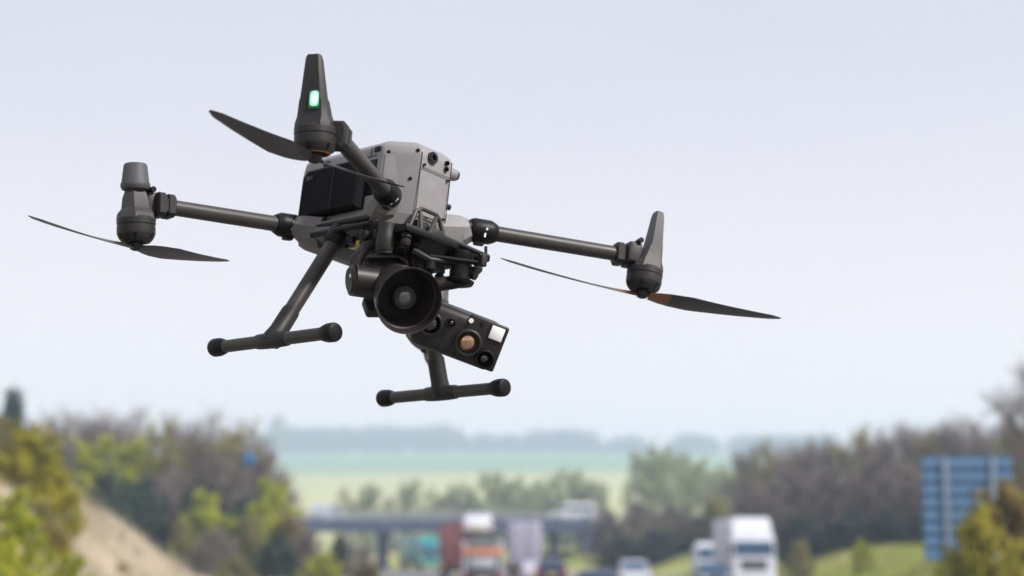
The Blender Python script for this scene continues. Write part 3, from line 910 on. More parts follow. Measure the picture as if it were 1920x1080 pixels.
def car(name, loc, rz, col, L, W, H, prof, belt, glass, wb, wr, front_plate=True, mirrors=True, ground=.2):
    """prof: closed side outline (y, z) in unit length / height, forward = +y. Above the belt line the sides lean in."""
    root = empty(name, loc, rz)
    hw = W / 2
    def half(z):
        zz = z * H
        if z <= belt: return hw * (0.93 + 0.07 * min(1, (z - 0.12) / (belt - 0.12) * 1.6))
        return hw * (1 - 0.24 * (z - belt) / (1 - belt))
    pts = [((y - .5) * L, z * H, half(z)) for y, z in prof]
    b = MB()
    n = len(pts)
    lft = [b.bm.verts.new((-w, y, z)) for y, z, w in pts]
    lf2 = [b.bm.verts.new((-w * .88, y, z)) for y, z, w in pts]
    rgt = [b.bm.verts.new((w, y, z)) for y, z, w in pts]
    # flanks
    b.bm.faces.new(lft); b.bm.faces.new(rgt[::-1])
    for v in lf2: b.bm.verts.remove(v)
    for i in range(n):
        j = (i + 1) % n
        b.bm.faces.new((lft[i], rgt[i], rgt[j], lft[j]))
    bmesh.ops.recalc_face_normals(b.bm, faces=b.bm.faces)
    es = [e for e in b.bm.edges if any(len(f.verts) > 4 for f in e.link_faces)]
    bmesh.ops.bevel(b.bm, geom=es, offset=0.055, segments=2, profile=0.6, affect='EDGES')
    b.build('body', col, root, 50)
    # wheel arches
    for y in wb:
        for s in (-1, 1):
            b = MB(); b.tube((s * (hw * .90), y, wr), (s * (hw * 1.003), y, wr), wr * 1.16, n=24); b.build('wheel_arch', M_trim, root)
            wheel(root, s * (hw - .07), y, wr, .22)
    # glazing: polygons (y,z units) laid just proud of the leaning flanks
    for g in glass['side']:
        for s in (-1, 1):
            b = MB()
            b.loft([[(s * (half(z) * 1.0 - .02), (y - .5) * L, z * H) for y, z in g], [(s * (half(z) + .006), (y - .5) * L, z * H) for y, z in g]])
            b.build('side_window', M_win, root, 0)
    for key in ('front', 'rear'):
        (y0, z0), (y1, z1) = glass[key]
        b = MB()
        sgn = 1 if key == 'front' else -1
        d = Vector((0, (z1 - z0) * H * sgn, -(y1 - y0) * L * sgn)).normalized() * .012
        q = []
        for off in (-1.5, .6):
            q.append([Vector((-half(z0) * .88, (y0 - .5) * L, z0 * H)) + d * off, Vector((half(z0) * .88, (y0 - .5) * L, z0 * H)) + d * off, Vector((half(z1) * .86, (y1 - .5) * L, z1 * H)) + d * off, Vector((-half(z1) * .86, (y1 - .5) * L, z1 * H)) + d * off])
        b.loft(q)
        b.build('windscreen' if key == 'front' else 'rear_window', M_win, root, 0)
    zl = glass.get('lamp', belt * .86) * H
    for s in (-1, 1):
        b = MB(); b.box((s * hw * .72, L * .492, zl * .92), (W * .18, .07, .13), None, .02); b.build('headlight', M_head, root)
        b = MB(); b.box((s * hw * .80, -L * .494, zl), (W * .13, .06, glass.get('tall', .16)), None, .02); b.build('tail_light', M_tail, root)
        if mirrors:
            b = MB(); b.box((s * (hw + .07), L * glass['mirror'], belt * H + .06), (.16, .10, .13), None, .03); b.build('mirror', M_trim, root)
    b = MB(); b.box((0, -L * .498, zl * .80), (.52, .03, .12), None, .005); b.build('number_plate', M_plate_y, root)
    b = MB(); b.box((0, L * .498, .46), (.52, .03, .12), None, .005); b.build('number_plate', M_plate_w, root)
    b = MB(); b.box((0, -L * .487, .36), (W * .9, .14, .22), None, .04); b.build('bumper', M_trim, root)
    b = MB(); b.box((0, L * .487, .36), (W * .9, .14, .22), None, .04); b.build('bumper', M_trim, root)
    b = MB(); b.box((0, 0, .26), (W * .8, L * .9, .14), None, .02); b.build('underbody', M_under, root)
    return root


HATCH = dict(prof=[(.03, .17), (.97, .17), (.995, .30), (.985, .46), (.93, .56), (.73, .635), (.57, .93), (.50, .985), (.30, 1.0), (.12, .97), (.05, .80), (.01, .60), (.005, .30)], belt=.63,
             glass=dict(side=[[(.70, .65), (.575, .90), (.47, .94), (.47, .65)], [(.455, .65), (.455, .945), (.27, .95), (.22, .93), (.22, .65)]], front=((.73, .635), (.57, .93)), rear=((.035, .68), (.10, .93)), mirror=.19, lamp=.55))
SUV = dict(prof=[(.03, .20), (.97, .20), (.99, .34), (.985, .52), (.94, .60), (.74, .66), (.60, .94), (.54, .985), (.30, 1.0), (.06, .97), (.03, .80), (.005, .62), (.005, .34)], belt=.645,
           glass=dict(side=[[(.715, .67), (.60, .915), (.49, .945), (.49, .67)], [(.475, .67), (.475, .945), (.28, .95), (.28, .67)], [(.26, .67), (.26, .95), (.10, .93), (.09, .67)]], front=((.735, .67), (.605, .935)), rear=((.022, .69), (.05, .93)), mirror=.20, lamp=.60, tall=.26))
VAN = dict(prof=[(.02, .14), (.975, .14), (.995, .24), (.985, .38), (.93, .46), (.79, .53), (.69, .90), (.64, .975), (.55, 1.0), (.06, 1.0), (.015, .96), (.005, .55), (.005, .22)], belt=.55,
           glass=dict(side=[[(.775, .56), (.70, .83), (.60, .86), (.60, .56)]], front=((.795, .545), (.70, .88)), rear=((.006, .60), (.010, .86)), mirror=.26, lamp=.40, tall=.45))
MINIBUS = dict(VAN, glass=dict(VAN['glass'], side=VAN['glass']['side'] + [[(.575, .58), (.575, .86), (.41, .86), (.41, .58)], [(.39, .58), (.39, .86), (.23, .86), (.23, .58)], [(.21, .58), (.21, .86), (.05, .86), (.05, .58)]]))


def road_x(px_, Y):
    return (px_ - 960) / F_PX * Y


RZ_AWAY, RZ_TOWARD = 0.0, math.pi
WB = lambda L: (L * .315, -L * .29)
G_in, G_out = 'vehicles driving away on the left carriageway', 'oncoming vehicles on the right carriageway'
v = car('car', (road_x(1033, 117), 119, 0), 0, C_navy, 4.5, 1.85, 1.80, SUV['prof'], SUV['belt'], SUV['glass'], WB(4.5), .36)
tag(v, 'dark navy car with red tail lights driving away behind the lilac grey lorry', 'car', G_in)
v = car('car', (road_x(1000, 132), 134, 0), .01, C_lilac, 4.3, 1.78, 1.62, HATCH['prof'], HATCH['belt'], HATCH['glass'], WB(4.3), .33)
tag(v, 'pale lilac-white car partly hidden by the dark navy car', 'car', G_in)
v = car('car', (road_x(1120, 80), 82, 0), 0, C_navy, 4.4, 1.80, 1.56, HATCH['prof'], HATCH['belt'], HATCH['glass'], WB(4.4), .33)
tag(v, 'dark car in the fast lane, only its roof showing at the bottom edge', 'car', G_in)
v = car('car', (road_x(1190, 108), 110, 0), RZ_TOWARD, C_silver, 4.2, 1.76, 1.80, SUV['prof'], SUV['belt'], SUV['glass'], WB(4.2), .34)
tag(v, 'pale silver-blue rounded car coming towards us in front of the dark thicket', 'car', G_out)
v = car('car', (road_x(1338, 102), 104, 0), RZ_TOWARD, C_blue, 4.4, 1.80, 1.72, SUV['prof'], SUV['belt'], SUV['glass'], WB(4.4), .35)
tag(v, 'dark blue car just ahead of the white lorry and van', 'car', G_out)
v = car('van', (road_x(1326, 148), 150, 0), RZ_TOWARD, C_white, 5.6, 1.95, 2.95, VAN['prof'], VAN['belt'], VAN['glass'], (1.8, -1.7), .36)
tag(v, 'white high-roof van following beside the white lorry', 'van', G_out)
BR_Z = 5.47
v = car('minibus', (road_x(1070, 216), 214.6, BR_Z), R_(90), C_bright, 5.3, 1.95, 2.05, MINIBUS['prof'], MINIBUS['belt'], MINIBUS['glass'], (1.7, -1.6), .34)
tag(v, 'white minibus with dark side windows crossing the bridge', 'van', 'vehicles crossing the bridge')
v = car('van', (road_x(618, 218), 218.4, BR_Z), R_(-90), C_silver, 4.2, 1.9, 2.05, VAN['prof'], VAN['belt'], VAN['glass'], (1.3, -1.3), .33)
tag(v, 'bluish grey van at the left end of the bridge', 'van', 'vehicles crossing the bridge')


def lorry(name, loc, rz, boxm, cabm, boxL=8.0, W=2.5, H=4.0, cab=True, stripes=None):
    """rigid lorry, forward = +y, origin under the rear end; body box > doors, lamps; chassis, wheels, cab > windscreen, grille ..."""
    root = empty(name, loc, rz)
    b = MB(); b.box((0, boxL / 2, 1.15 + (H - 1.15) / 2), (W, boxL, H - 1.15), None, .04, 2); bx = b.build('cargo_box', boxm, root)
    for s in (-1, 1):
        b = MB(); b.box((s * W * .245, -.02, 1.2 + (H - 1.3) / 2), (W * .47, .05, H - 1.4), None, .012); d = b.build('rear_door', boxm, root)
        for k in (-1, 1):
            b = MB(); b.tube((s * W * .245 + k * .25, -.07, 1.3), (s * W * .245 + k * .25, -.07, H - .2), .02, n=8); b.build('lock_rod', M_rim, d)
        b = MB(); b.box((s * W * .42, -.02, .95), (.30, .08, .16), None, .02); b.build('tail_light', M_tail, root)
        b = MB(); b.box((s * W * .35, .55, .42), (.5, .03, .62), None, .01); b.build('mud_flap', M_trim, root)
        b = MB(); b.box((s * W * .47, boxL * .52, .75), (.05, boxL * .42, .45), None, .01); b.build('side_guard', M_trim, root)
    for y in np.linspace(.6, boxL - .6, 9):
        b = MB(); b.box((0, y, 1.15 + (H - 1.15) / 2), (W + .03, .05, H - 1.35), None, .008); b.build('panel_rib', boxm, bx)
    b = MB(); b.box((0, -.03, .62), (W * .92, .12, .16), None, .03); b.build('rear_bumper', M_trim, root)
    b = MB(); b.box((0, -.09, .64), (.5, .02, .12)); b.build('number_plate', M_plate_y, root)
    b = MB(); b.box((0, boxL / 2 + .8, .95), (1.0, boxL + 2, .3), None, .03); b.build('chassis', M_under, root)
    for y in (1.3, 2.5, boxL + 1.25):
        for s in (-1, 1): wheel(root, s * (W / 2 - .2), y, .5, .34)
    if cab:
        y0, y1 = boxL + .15, boxL + 2.4
        c = MB()
        prof = [(y0, .75), (y1 - .02, .75), (y1, 1.1), (y1 - .02, 1.95), (y1 - .30, 2.95), (y1 - .55, 3.15), (y0 + .5, 3.25), (y0, 3.25)]
        w = W / 2 - .04
        c.loft([[(-w, y, z) for y, z in prof], [(w, y, z) for y, z in prof]])
        bmesh.ops.bevel(c.bm, geom=list(c.bm.edges), offset=.06, segments=2, profile=.6, affect='EDGES')
        cb = c.build('cab', cabm, root)
        b = MB(); q = []
        for o in (-.02, .012): q.append([(-w * .93, y1 - .035 + o, 2.02), (w * .93, y1 - .035 + o, 2.02), (w * .90, y1 - .265 + o, 2.86), (-w * .90, y1 - .265 + o, 2.86)])
        b.loft(q); b.build('windscreen', M_win, cb, 0)
        for s in (-1, 1):
            b = MB(); b.loft([[(s * (w - .02), y1 - .12, 2.0), (s * (w - .02), y1 - .34, 2.8), (s * (w - .02), y0 + .7, 2.85), (s * (w - .02), y0 + .7, 2.0)], [(s * (w + .008), y1 - .12, 2.0), (s * (w + .008), y1 - .34, 2.8), (s * (w + .008), y0 + .7, 2.85), (s * (w + .008), y0 + .7, 2.0)]])
            b.build('side_window', M_win, cb, 0)
            b = MB(); b.box((s * w * .80, y1 + .0, 1.05), (.42, .06, .22), None, .03); b.build('headlight', M_head, cb)
            b = MB(); b.box((s * (w + .16), y1 - .12, 2.35), (.20, .12, .55), None, .04); b.build('mirror', M_trim, cb)
        b = MB(); b.box((0, y1 + .005, 1.52), (1.5, .05, .55), None, .02); g = b.build('grille', M_trim, cb)
        for z in (1.36, 1.5, 1.64):
            b = MB(); b.box((0, y1 + .04, z), (1.4, .03, .03)); b.build('grille_bar', M_rim, cb)
        b = MB(); b.box((0, y1 - .03, .66), (W * .96, .3, .46), None, .06); b.build('bumper', cabm, root)
        b = MB(); b.box((0, y1 + .13, .62), (.5, .02, .12)); b.build('number_plate', M_plate_w, root)
        # roof fairing
        b = MB(); b.loft([[(-w * .95, y1 - .55, 3.2), (w * .95, y1 - .55, 3.2), (w * .95, y0 + .1, 3.2), (-w * .95, y0 + .1, 3.2)], [(-w * .9, y1 - 1.0, H * .9), (w * .9, y1 - 1.0, H * .9), (w * .9, y0 + .1, H * .98), (-w * .9, y0 + .1, H * .98)], [(-w * .8, y1 - 1.35, H + .02), (w * .8, y1 - 1.35, H + .02), (w * .8, y0 + .12, H + .05), (-w * .8, y0 + .12, H + .05)]])
        b.build('roof_fairing', cabm, root, 30)
    return root


t = lorry('lorry', (13.75, 120.5, 0), RZ_TOWARD, C_boxwhite, C_white, boxL=8.2, W=2.5, H=4.2)
t.location = (road_x(1410, 110), 110 + 10.6, 0)
tag(t, 'big white lorry with deep blue-black windscreen coming towards us', 'lorry', G_out)
t = lorry('lorry', (road_x(855, 150), 150, 0), 0, C_red, C_red, boxL=9.0, H=4.45)
tag(t, 'tall dark red lorry driving away left of the car transporter', 'lorry', G_in)
t = lorry('lorry', (road_x(983, 152), 152, 0), -.02, C_boxgrey, C_white, boxL=9.0, W=2.55, H=4.6)
tag(t, 'lilac grey box lorry driving away right of the car transporter', 'lorry', G_in)
t = lorry('lorry', (road_x(762, 232), 238, 0), RZ_TOWARD + .33, C_teal, C_teal, boxL=7.5, W=2.5, H=3.9)
tag(t, 'teal green lorry seen underneath the bridge', 'lorry')

# car transporter with a white car on its upper deck
TX, TY = road_x(905, 112), 112.0
tr = empty('car_transporter', (TX, TY, 0))
tag(tr, 'orange backed car transporter driving away with a white car on top', 'transporter', G_in)
W = 2.35
b = MB(); b.box((0, 5, .95), (W * .9, 10, .22), None, .03); b.build('lower_deck', M_under, tr)
b = MB(); b.box((0, 4.2, 2.95), (W * .96, 8.4, .14), None, .03); b.build('upper_deck', C_grey, tr)
b = MB(); b.box((0, .02, 2.25), (W, .22, .42), None, .04); b.build('rear_header', C_orange, tr)
b = MB(); b.box((0, .0, 2.72), (W * .8, .12, .26), None, .04); b.build('header_board', C_grey, tr)
for s in (-1, 1):
    for y in (.1, 3.6, 7.8):
        b = MB(); b.box((s * (W / 2 - .09), y, 1.9), (.16, .22, 2.0), None, .03); b.build('deck_post', C_lilac, tr)
    b = MB(); b.box((s * W * .43, -.06, .92), (.28, .08, .18), None, .02); b.build('tail_light', M_tail, tr)
    b = MB(); b.box((s * W * .42, .5, .45), (.42, .03, .6), None, .01); b.build('mud_flap', M_trim, tr)
    for y in (1.6, 2.7, 11.0): wheel(tr, s * (W / 2 - .2), y, .48, .34)
b = MB(); b.box((0, .0, 1.62), (W * .60, .10, .52), None, .03); b.build('loading_ramp', C_silver, tr)
b = MB(); b.box((0, -.02, .66), (W * .95, .14, .2), None, .03); b.build('rear_bumper', M_trim, tr)
b = MB(); b.box((0, -.10, .66), (.5, .02, .12)); b.build('number_plate', M_plate_y, tr)
b = MB(); b.box((0, 11.0, 1.9), (W, 2.0, 2.2), None, .12, 2); b.build('cab', C_grey, tr)
v = car('car', (TX - .28, TY + 2.5, 3.03), 0, C_white, 4.2, 1.78, 1.48, HATCH['prof'], HATCH['belt'], HATCH['glass'], WB(4.2), .32)
tag(v, 'white car carried on the upper deck of the orange transporter', 'car')

# ------------------------------------------------------------------ blue sign seen from behind, small round sign
M_signblue = mat('blue sign panel back', (0.09, 0.20, 0.34), 0.6, var=0.12, scale=1.5)
M_post = mat('galvanised post', (0.22, 0.26, 0.31), 0.5, metal=0.4, var=0.12, scale=2)
SY = 80.0
p0, p1 = at(1735, 1052, SY), at(1895, 857, SY)
sg = empty('road_sign', ((p0.x + p1.x) / 2, SY, gz((p0.x + p1.x) / 2, SY)), R_(-4))
tag(sg, 'large blue motorway sign of horizontal planks on two pale posts', 'sign')
sw = p1.x - p0.x
zb = p0.z - sg.location.z
zt = p1.z - sg.location.z
NP = 8
ph = (zt - zb) / NP
b = MB(); b.box((0, 0, 0), (sw, .09, ph * .62), None, .02, 1); pm = None
for k in range(NP):
    z = zb + (k + .5) * ph
    if pm is None:
        o = b.build('plank', M_signblue, sg, 0); pm = o.data
    else:
        o = link_mesh('plank', pm, M_signblue, sg)
    o.location = (0, 0, z)
b = MB(); b.box((0, .075, (zb + zt) / 2), (sw, .02, zt - zb), None, 0); b.build('face_sheet', mat('blue sign face', (0.02, 0.09, 0.24), 0.45, var=0.08, scale=1.0), sg, 0)
for xx in (1774, 1862):
    x = at(xx, 950, SY).x - sg.location.x
    b = MB(); b.box((x, -.09, zt / 2), (.17, .11, zt + .0), None, .01); b.build('post', M_post, sg)
p = at(467, 861, 140)
rs = empty('round_sign', (p.x, 140, gz(p.x, 140)))
tag(rs, 'small round blue sign in front of the bare thicket', 'sign')
hz = p.z - rs.location.z
b = MB(); b.lathe([(0, -.02), (.42, -.02), (.45, 0), (.42, .02), (0, .02)], frame((0, 0, hz), Vector((1, 0, 0)), Vector((0, 0, 1)), Vector((0, -1, 0))), 28); b.build('sign_face', mat('bright blue sign', (0.01, 0.13, 0.32), 0.5, var=0.05), rs)
b = MB(); b.tube((0, .06, 0), (0, .06, hz), .05, n=10); b.build('post', mat('dark post', (0.08, 0.085, 0.09), 0.6), rs)

# ------------------------------------------------------------------ vegetation
L_bare = leaf_mat('bare brown-grey twigs', [(0.12, 0.105, 0.10), (0.215, 0.18, 0.17), (0.31, 0.26, 0.235)], 0.1, .35)
L_bare_green = leaf_mat('budding twigs', [(0.14, 0.12, 0.07), (0.24, 0.22, 0.10), (0.36, 0.34, 0.11)], 0.25, .3)
L_spring = leaf_mat('fresh pale green leaves', [(0.20, 0.23, 0.10), (0.29, 0.33, 0.14), (0.38, 0.40, 0.18)], 0.4, .3)
L_yellow = leaf_mat('yellow-green leaves', [(0.18, 0.19, 0.02), (0.38, 0.36, 0.045), (0.55, 0.47, 0.08)], 0.4, .7)
L_lime = leaf_mat('bright lime leaves', [(0.20, 0.25, 0.02), (0.38, 0.42, 0.04), (0.52, 0.50, 0.07)], 0.4, .8)
L_dark = leaf_mat('dark evergreen leaves', [(0.030, 0.050, 0.046), (0.050, 0.078, 0.064), (0.08, 0.11, 0.075)], 0.15, .5)
L_conifer = leaf_mat('blue-green conifer needles', [(0.03, 0.06, 0.06), (0.05, 0.09, 0.085), (0.08, 0.12, 0.10)], 0.15, .5)
L_brown = leaf_mat('russet and olive leaves', [(0.13, 0.10, 0.05), (0.23, 0.18, 0.07), (0.36, 0.29, 0.07)], 0.3, .8)
L_far = leaf_mat('far woodland leaves', [(0.04, 0.06, 0.04), (0.06, 0.08, 0.05), (0.09, 0.11, 0.06)], 0.15, .03)
L_straw = leaf_mat('straw coloured dead grass', [(0.40, 0.33, 0.24), (0.66, 0.58, 0.45), (0.84, 0.77, 0.64)], 0.3, .35)
L_grass = leaf_mat('verge grass blades', [(0.19, 0.28, 0.035), (0.38, 0.42, 0.09), (0.58, 0.52, 0.28)], 0.4, .25)
M_bark = mat('grey-brown bark', (0.10, 0.085, 0.07), 0.95, var=0.35, scale=6, bump=0.8, bscale=14, spec=0.1)


def tri_leaves(rng, P, size, updir=0.0, elong=1.6):
    """one pointed leaf (two triangles as a quad) at each point of P"""
    n = len(P)
    a = rng.normal(size=(n, 3)); a[:, 2] += updir
    a /= np.linalg.norm(a, axis=1)[:, None] + 1e-9
    c = rng.normal(size=(n, 3))
    c = np.cross(a, c); c /= np.linalg.norm(c, axis=1)[:, None] + 1e-9
    s = size * rng.uniform(.6, 1.4, size=(n, 1))
    l = a * s * elong * .5
    w = c * s * .5
    V = np.stack([P - l, P + w, P + l, P - w], 1).reshape(-1, 3)
    return V, np.arange(n * 4).reshape(-1, 4)


def strips(p, q, w0, rng):
    """thin flat twig from p to q (arrays), pointed at q"""
    d = q - p
    c = np.cross(d, rng.normal(size=d.shape)); c /= np.linalg.norm(c, axis=1)[:, None] + 1e-9
    V = np.stack([p - c * w0, p + c * w0, q + c * w0 * .4, q - c * w0 * .4], 1).reshape(-1, 3)
    return V, np.arange(len(p) * 4).reshape(-1, 4)


def tree_proto(name, seed, lm, kind='leafy', K=30, M=16, Lf=10, leaf=.025, base=.18, top_bias=.15, rad=.36, trunk=.028, shape='round', tw=.0028):
    """unit-height tree: trunk with limbs, crown of twigs and leaves. Returns (trunk mesh, crown mesh)."""
    rng = np.random.default_rng(seed)
    b = MB()
    hgt = .80
    # trunk
    bow = rng.normal(0, .02, size=(6, 2)); bow[0] = 0
    tp = [Vector((bow[i, 0] * i / 2, bow[i, 1] * i / 2, hgt * i / 5)) for i in range(6)]
    b.path(tp, [trunk * (1.25 if i == 0 else 1) * (1 - .85 * i / 5) for i in range(6)], 7)
    tips = []
    ga = rng.uniform(0, 6.28)
    for k in range(K):
        f = (k + .5) / K
        if shape == 'round': f = .02 + .92 * f
        if shape == 'round':
            # even cover of an ellipsoid shell and inside, lumpy
            zt = base + (1 - base) * (1 - (1 - f) ** 1.15)
            c = 2 * f - 1
            rr = rad * math.sqrt(max(.05, 1 - abs(c) ** 2.2)) * rng.uniform(.45, 1.05)
            zt *= rng.uniform(.90, 1.05)
            rr = max(rr, rad * .22)
        elif shape == 'cone':
            zt = base + (1 - base) * f
            rr = rad * (1 - f) ** .85 * rng.uniform(.6, 1.05) + .01
        else:  # bush: wide from the ground
            zt = .12 + .86 * f * rng.uniform(.8, 1.0)
            rr = rad * math.sqrt(max(.04, 1 - f ** 2)) * rng.uniform(.5, 1.05)
        ga += 2.399 + rng.normal(0, .3)
        tip = Vector((rr * math.cos(ga), rr * math.sin(ga), zt))
        zs = max(.03, zt - rr * rng.uniform(.5, 1.1) - .06)
        st_ = Vector((0, 0, min(zs, hgt * .97)))
        mid = st_.lerp(tip, .55) + Vector((rng.normal(0, .015), rng.normal(0, .015), -.01 + rng.normal(0, .01)))
        r0 = trunk * (.42 if kind != 'bush' else .3) * (1 - .5 * f)
        b.path([st_, mid, tip], [r0, r0 * .6, r0 * .22], 4)
        tips.append((st_, mid, tip))
    bmesh.ops.recalc_face_normals(b.bm, faces=b.bm.faces)
    tm = bpy.data.meshes.new(name + '_trunk'); b.bm.to_mesh(tm); b.bm.free()
    Vs, Fs, off = [], [], 0
    def add(V, F_):
        nonlocal off
        Vs.append(V); Fs.append(F_ + off); off += len(V)
    for st_, mid, tip in tips:
        t = rng.uniform(.35, 1.0, size=(M, 1))
        s0, m0, e0 = np.array(st_), np.array(mid), np.array(tip)
        p = np.where(t < .5, s0 + (m0 - s0) * t * 2, m0 + (e0 - m0) * (t - .5) * 2)
        out = (e0 - np.array([0, 0, .35])); out /= np.linalg.norm(out) + 1e-9
        d = rng.normal(size=(M, 3)) * .75 + out * .55 + np.array([0, 0, .30 if kind == 'bare' else .12])
        d /= np.linalg.norm(d, axis=1)[:, None]
        ln = rng.uniform(.05, .13, size=(M, 1)) * (1.25 if kind == 'bare' else 1)
        q = p + d * ln
        V, F_ = strips(p, q, tw, rng); add(V, F_)
        # finer twigs
        kk = Lf if kind == 'bare' else max(2, Lf // 4)
        pp = np.repeat(p, kk, 0); qq = np.repeat(q, kk, 0)
        tt = rng.uniform(.15, 1, size=(len(pp), 1))
        sp_ = pp + (qq - pp) * tt
        dd = rng.normal(size=sp_.shape) * .8 + np.repeat(d, kk, 0) * .8 + np.array([0, 0, .4 if kind == 'bare' else .1])
        dd /= np.linalg.norm(dd, axis=1)[:, None]
        se = sp_ + dd * rng.uniform(.02, .06, size=(len(pp), 1)) * (1.3 if kind == 'bare' else 1)
        V, F_ = strips(sp_, se, tw * .62, rng); add(V, F_)
        if kind != 'bare':
            pp = np.repeat(p, Lf, 0); qq = np.repeat(q, Lf, 0)
            L = pp + (qq - pp) * rng.uniform(.1, 1.1, size=(len(pp), 1)) + rng.normal(0, .016, size=pp.shape)
            V, F_ = tri_leaves(rng, L, leaf); add(V, F_)
    cm = mesh_np(name + '_crown', np.concatenate(Vs), np.concatenate(Fs), 4)
    tm.materials.append(M_bark); cm.materials.append(lm)
    return tm, cm


PROTO = {
    'bare1': tree_proto('bare1', 1, L_bare, 'bare', K=50, M=20, Lf=9, base=.2, rad=.34, tw=.0026),
    'bare2': tree_proto('bare2', 2, L_bare, 'bare', K=54, M=20, Lf=9, base=.15, rad=.40, tw=.0026),
    'bud': tree_proto('bud', 3, L_bare_green, 'leafy', K=34, M=18, Lf=7, leaf=.016, base=.15, rad=.38),
    'spring1': tree_proto('spring1', 4, L_spring, 'leafy', K=46, M=16, Lf=9, leaf=.022, base=.18, rad=.36),
    'spring2': tree_proto('spring2', 5, L_spring, 'leafy', K=30, M=16, Lf=9, leaf=.022, base=.10, rad=.30),
    'yellow': tree_proto('yellow', 6, L_yellow, 'bush', K=40, M=18, Lf=12, leaf=.026, rad=.48, shape='bush', trunk=.03),
    'lime': tree_proto('lime', 7, L_lime, 'bush', K=34, M=16, Lf=11, leaf=.030, rad=.48, shape='bush', trunk=.03),
    'dark': tree_proto('dark', 8, L_dark, 'bush', K=40, M=18, Lf=13, leaf=.030, rad=.46, shape='bush', trunk=.03),
    'conifer': tree_proto('conifer', 9, L_conifer, 'leafy', K=46, M=16, Lf=12, leaf=.026, base=.08, rad=.30, shape='cone'),
    'twiggy': tree_proto('twiggy', 10, L_bare, 'bare', K=44, M=24, Lf=9, rad=.50, shape='bush', trunk=.022, tw=.0042),
    'brown': tree_proto('brown', 11, L_brown, 'bush', K=40, M=18, Lf=12, leaf=.028, rad=.48, shape='bush', trunk=.03),
    'budbush': tree_proto('budbush', 12, L_bare_green, 'bush', K=40, M=18, Lf=8, leaf=.024, rad=.48, shape='bush', trunk=.026, tw=.004),
}
rtree = random.Random(77)


def plant(kind, px_, Y, top, wpx, label, name='tree', cat='tree', group=None, sink=.15, base_z=None):
    """a plant whose crown is wpx pixels wide and reaches pixel row top at distance Y, rooted on the ground there"""
    x = at(px_, top, Y).x
    g = gz(x, Y) if base_z is None else base_z
    H = at(px_, top, Y).z - g + sink
    rad = {'bare1': .40, 'bare2': .46, 'bud': .44, 'spring1': .42, 'spring2': .36, 'conifer': .35}.get(kind, .53)
    w = max(wpx * Y / F_PX / 2, H * {'conifer': .2, 'spring2': .22, 'bare1': .31, 'bare2': .31, 'bud': .31, 'spring1': .31}.get(kind, .40)) / rad
    root = empty(name, (x, Y, g - sink), rtree.uniform(0, 6.28), (w, w, H))
    tm, cm = PROTO[kind]
    link_mesh('trunk', tm, None, root)
    link_mesh('crown', cm, None, root)
    if kind == 'bud' and name == 'bare_tree': root.name = 'budding_tree'
    tag(root, label, cat, group)
    return root


# left: near shrubs on the mound
plant('yellow', 62, 64, 795, 200, 'large yellow-green shrub on the left mound, reaching the left edge', 'shrub', 'shrub')
plant('budbush', 5, 68, 778, 170, 'olive-brown shrub at the left edge behind the yellow-green one', 'shrub', 'shrub')
plant('lime', 25, 50, 912, 200, 'bright yellow-green bush low at the left edge', 'bush', 'shrub')
plant('lime', 0, 41, 990, 170, 'lime bush filling the bottom left corner', 'bush', 'shrub')
plant('yellow', 105, 62, 872, 150, 'golden-green shrub low beside the large yellow-green shrub', 'shrub', 'shrub')
plant('budbush', 72, 57, 935, 150, 'olive-grey bush in the middle of the left shrubs', 'bush', 'shrub')
plant('brown', 100, 56, 975, 140, 'russet-brown low bush on the left mound beside the straw grass', 'bush', 'shrub')
plant('lime', 130, 52, 1030, 100, 'small lime bush near the bottom of the straw mound', 'bush', 'shrub')
for i_, (p_, Y_, t_, w_) in enumerate([(172, 72, 928, 46), (215, 72, 985, 50), (190, 66, 1008, 50), (255, 71, 1028, 50), (285, 73, 1042, 44), (232, 64, 1050, 44)]):
    plant('brown' if i_ % 2 else 'budbush', p_, Y_, t_, w_, ['olive tussock at the top of the straw slope', 'brown tussock on the upper straw slope', 'olive tussock in the middle of the straw slope', 'brown tussock right of the middle of the straw slope', 'olive tussock at the right edge of the straw slope', 'brown tussock lowest on the straw slope'][i_], 'tussock', 'shrub', 'tussocks on the straw slope')
# left: trees behind
plant('conifer', 25, 165, 742, 95, 'blue-green conifer standing above the trees at the far left', 'conifer', 'tree')
GL = 'bare trees behind the left shrubs'
for i, (p_, t_, w_, k_, l_) in enumerate([(85, 790, 120, 'bare1', 'thin bare tree just right of the conifer'), (140, 778, 110, 'bare2', 'bare brown tree second right of the conifer'), (190, 782, 120, 'bare1', 'bare tree between the yellow shrub and the lime tree'), (235, 776, 130, 'bare2', 'bare tree with upright twigs left of the dome of trees')]):
    plant(k_, p_, 172 + i * 2, t_, w_, l_, 'bare_tree', 'tree', GL)
plant('lime', 180, 150, 812, 120, 'lime-green tree left of the bare dome of trees', 'tree', 'tree')
plant('lime', 262, 152, 818, 110, 'yellow-green tree on the left shoulder of the bare dome', 'tree', 'tree')
plant('bud', 318, 153, 789, 190, 'olive-green budding tree at the upper left of the dome', 'tree', 'tree')
plant('dark', 200, 140, 880, 130, 'dark green evergreen bush above the straw mound', 'bush', 'shrub')
GD = 'bare and budding trees making a dome left of the bridge'
plant('bud', 300, 158, 795, 190, 'leftmost olive budding tree of the dome, next to the yellow-green tree', 'bare_tree', 'tree', GD)
plant('bare2', 372, 156, 782, 200, 'tallest bare tree at the top of the dome', 'bare_tree', 'tree', GD)
plant('bud', 440, 154, 792, 190, 'olive-brown budding tree on the right shoulder of the dome', 'bare_tree', 'tree', GD)
plant('twiggy', 448, 159, 800, 230, 'broad bare tree behind the small round blue sign', 'bare_tree', 'tree', GD)
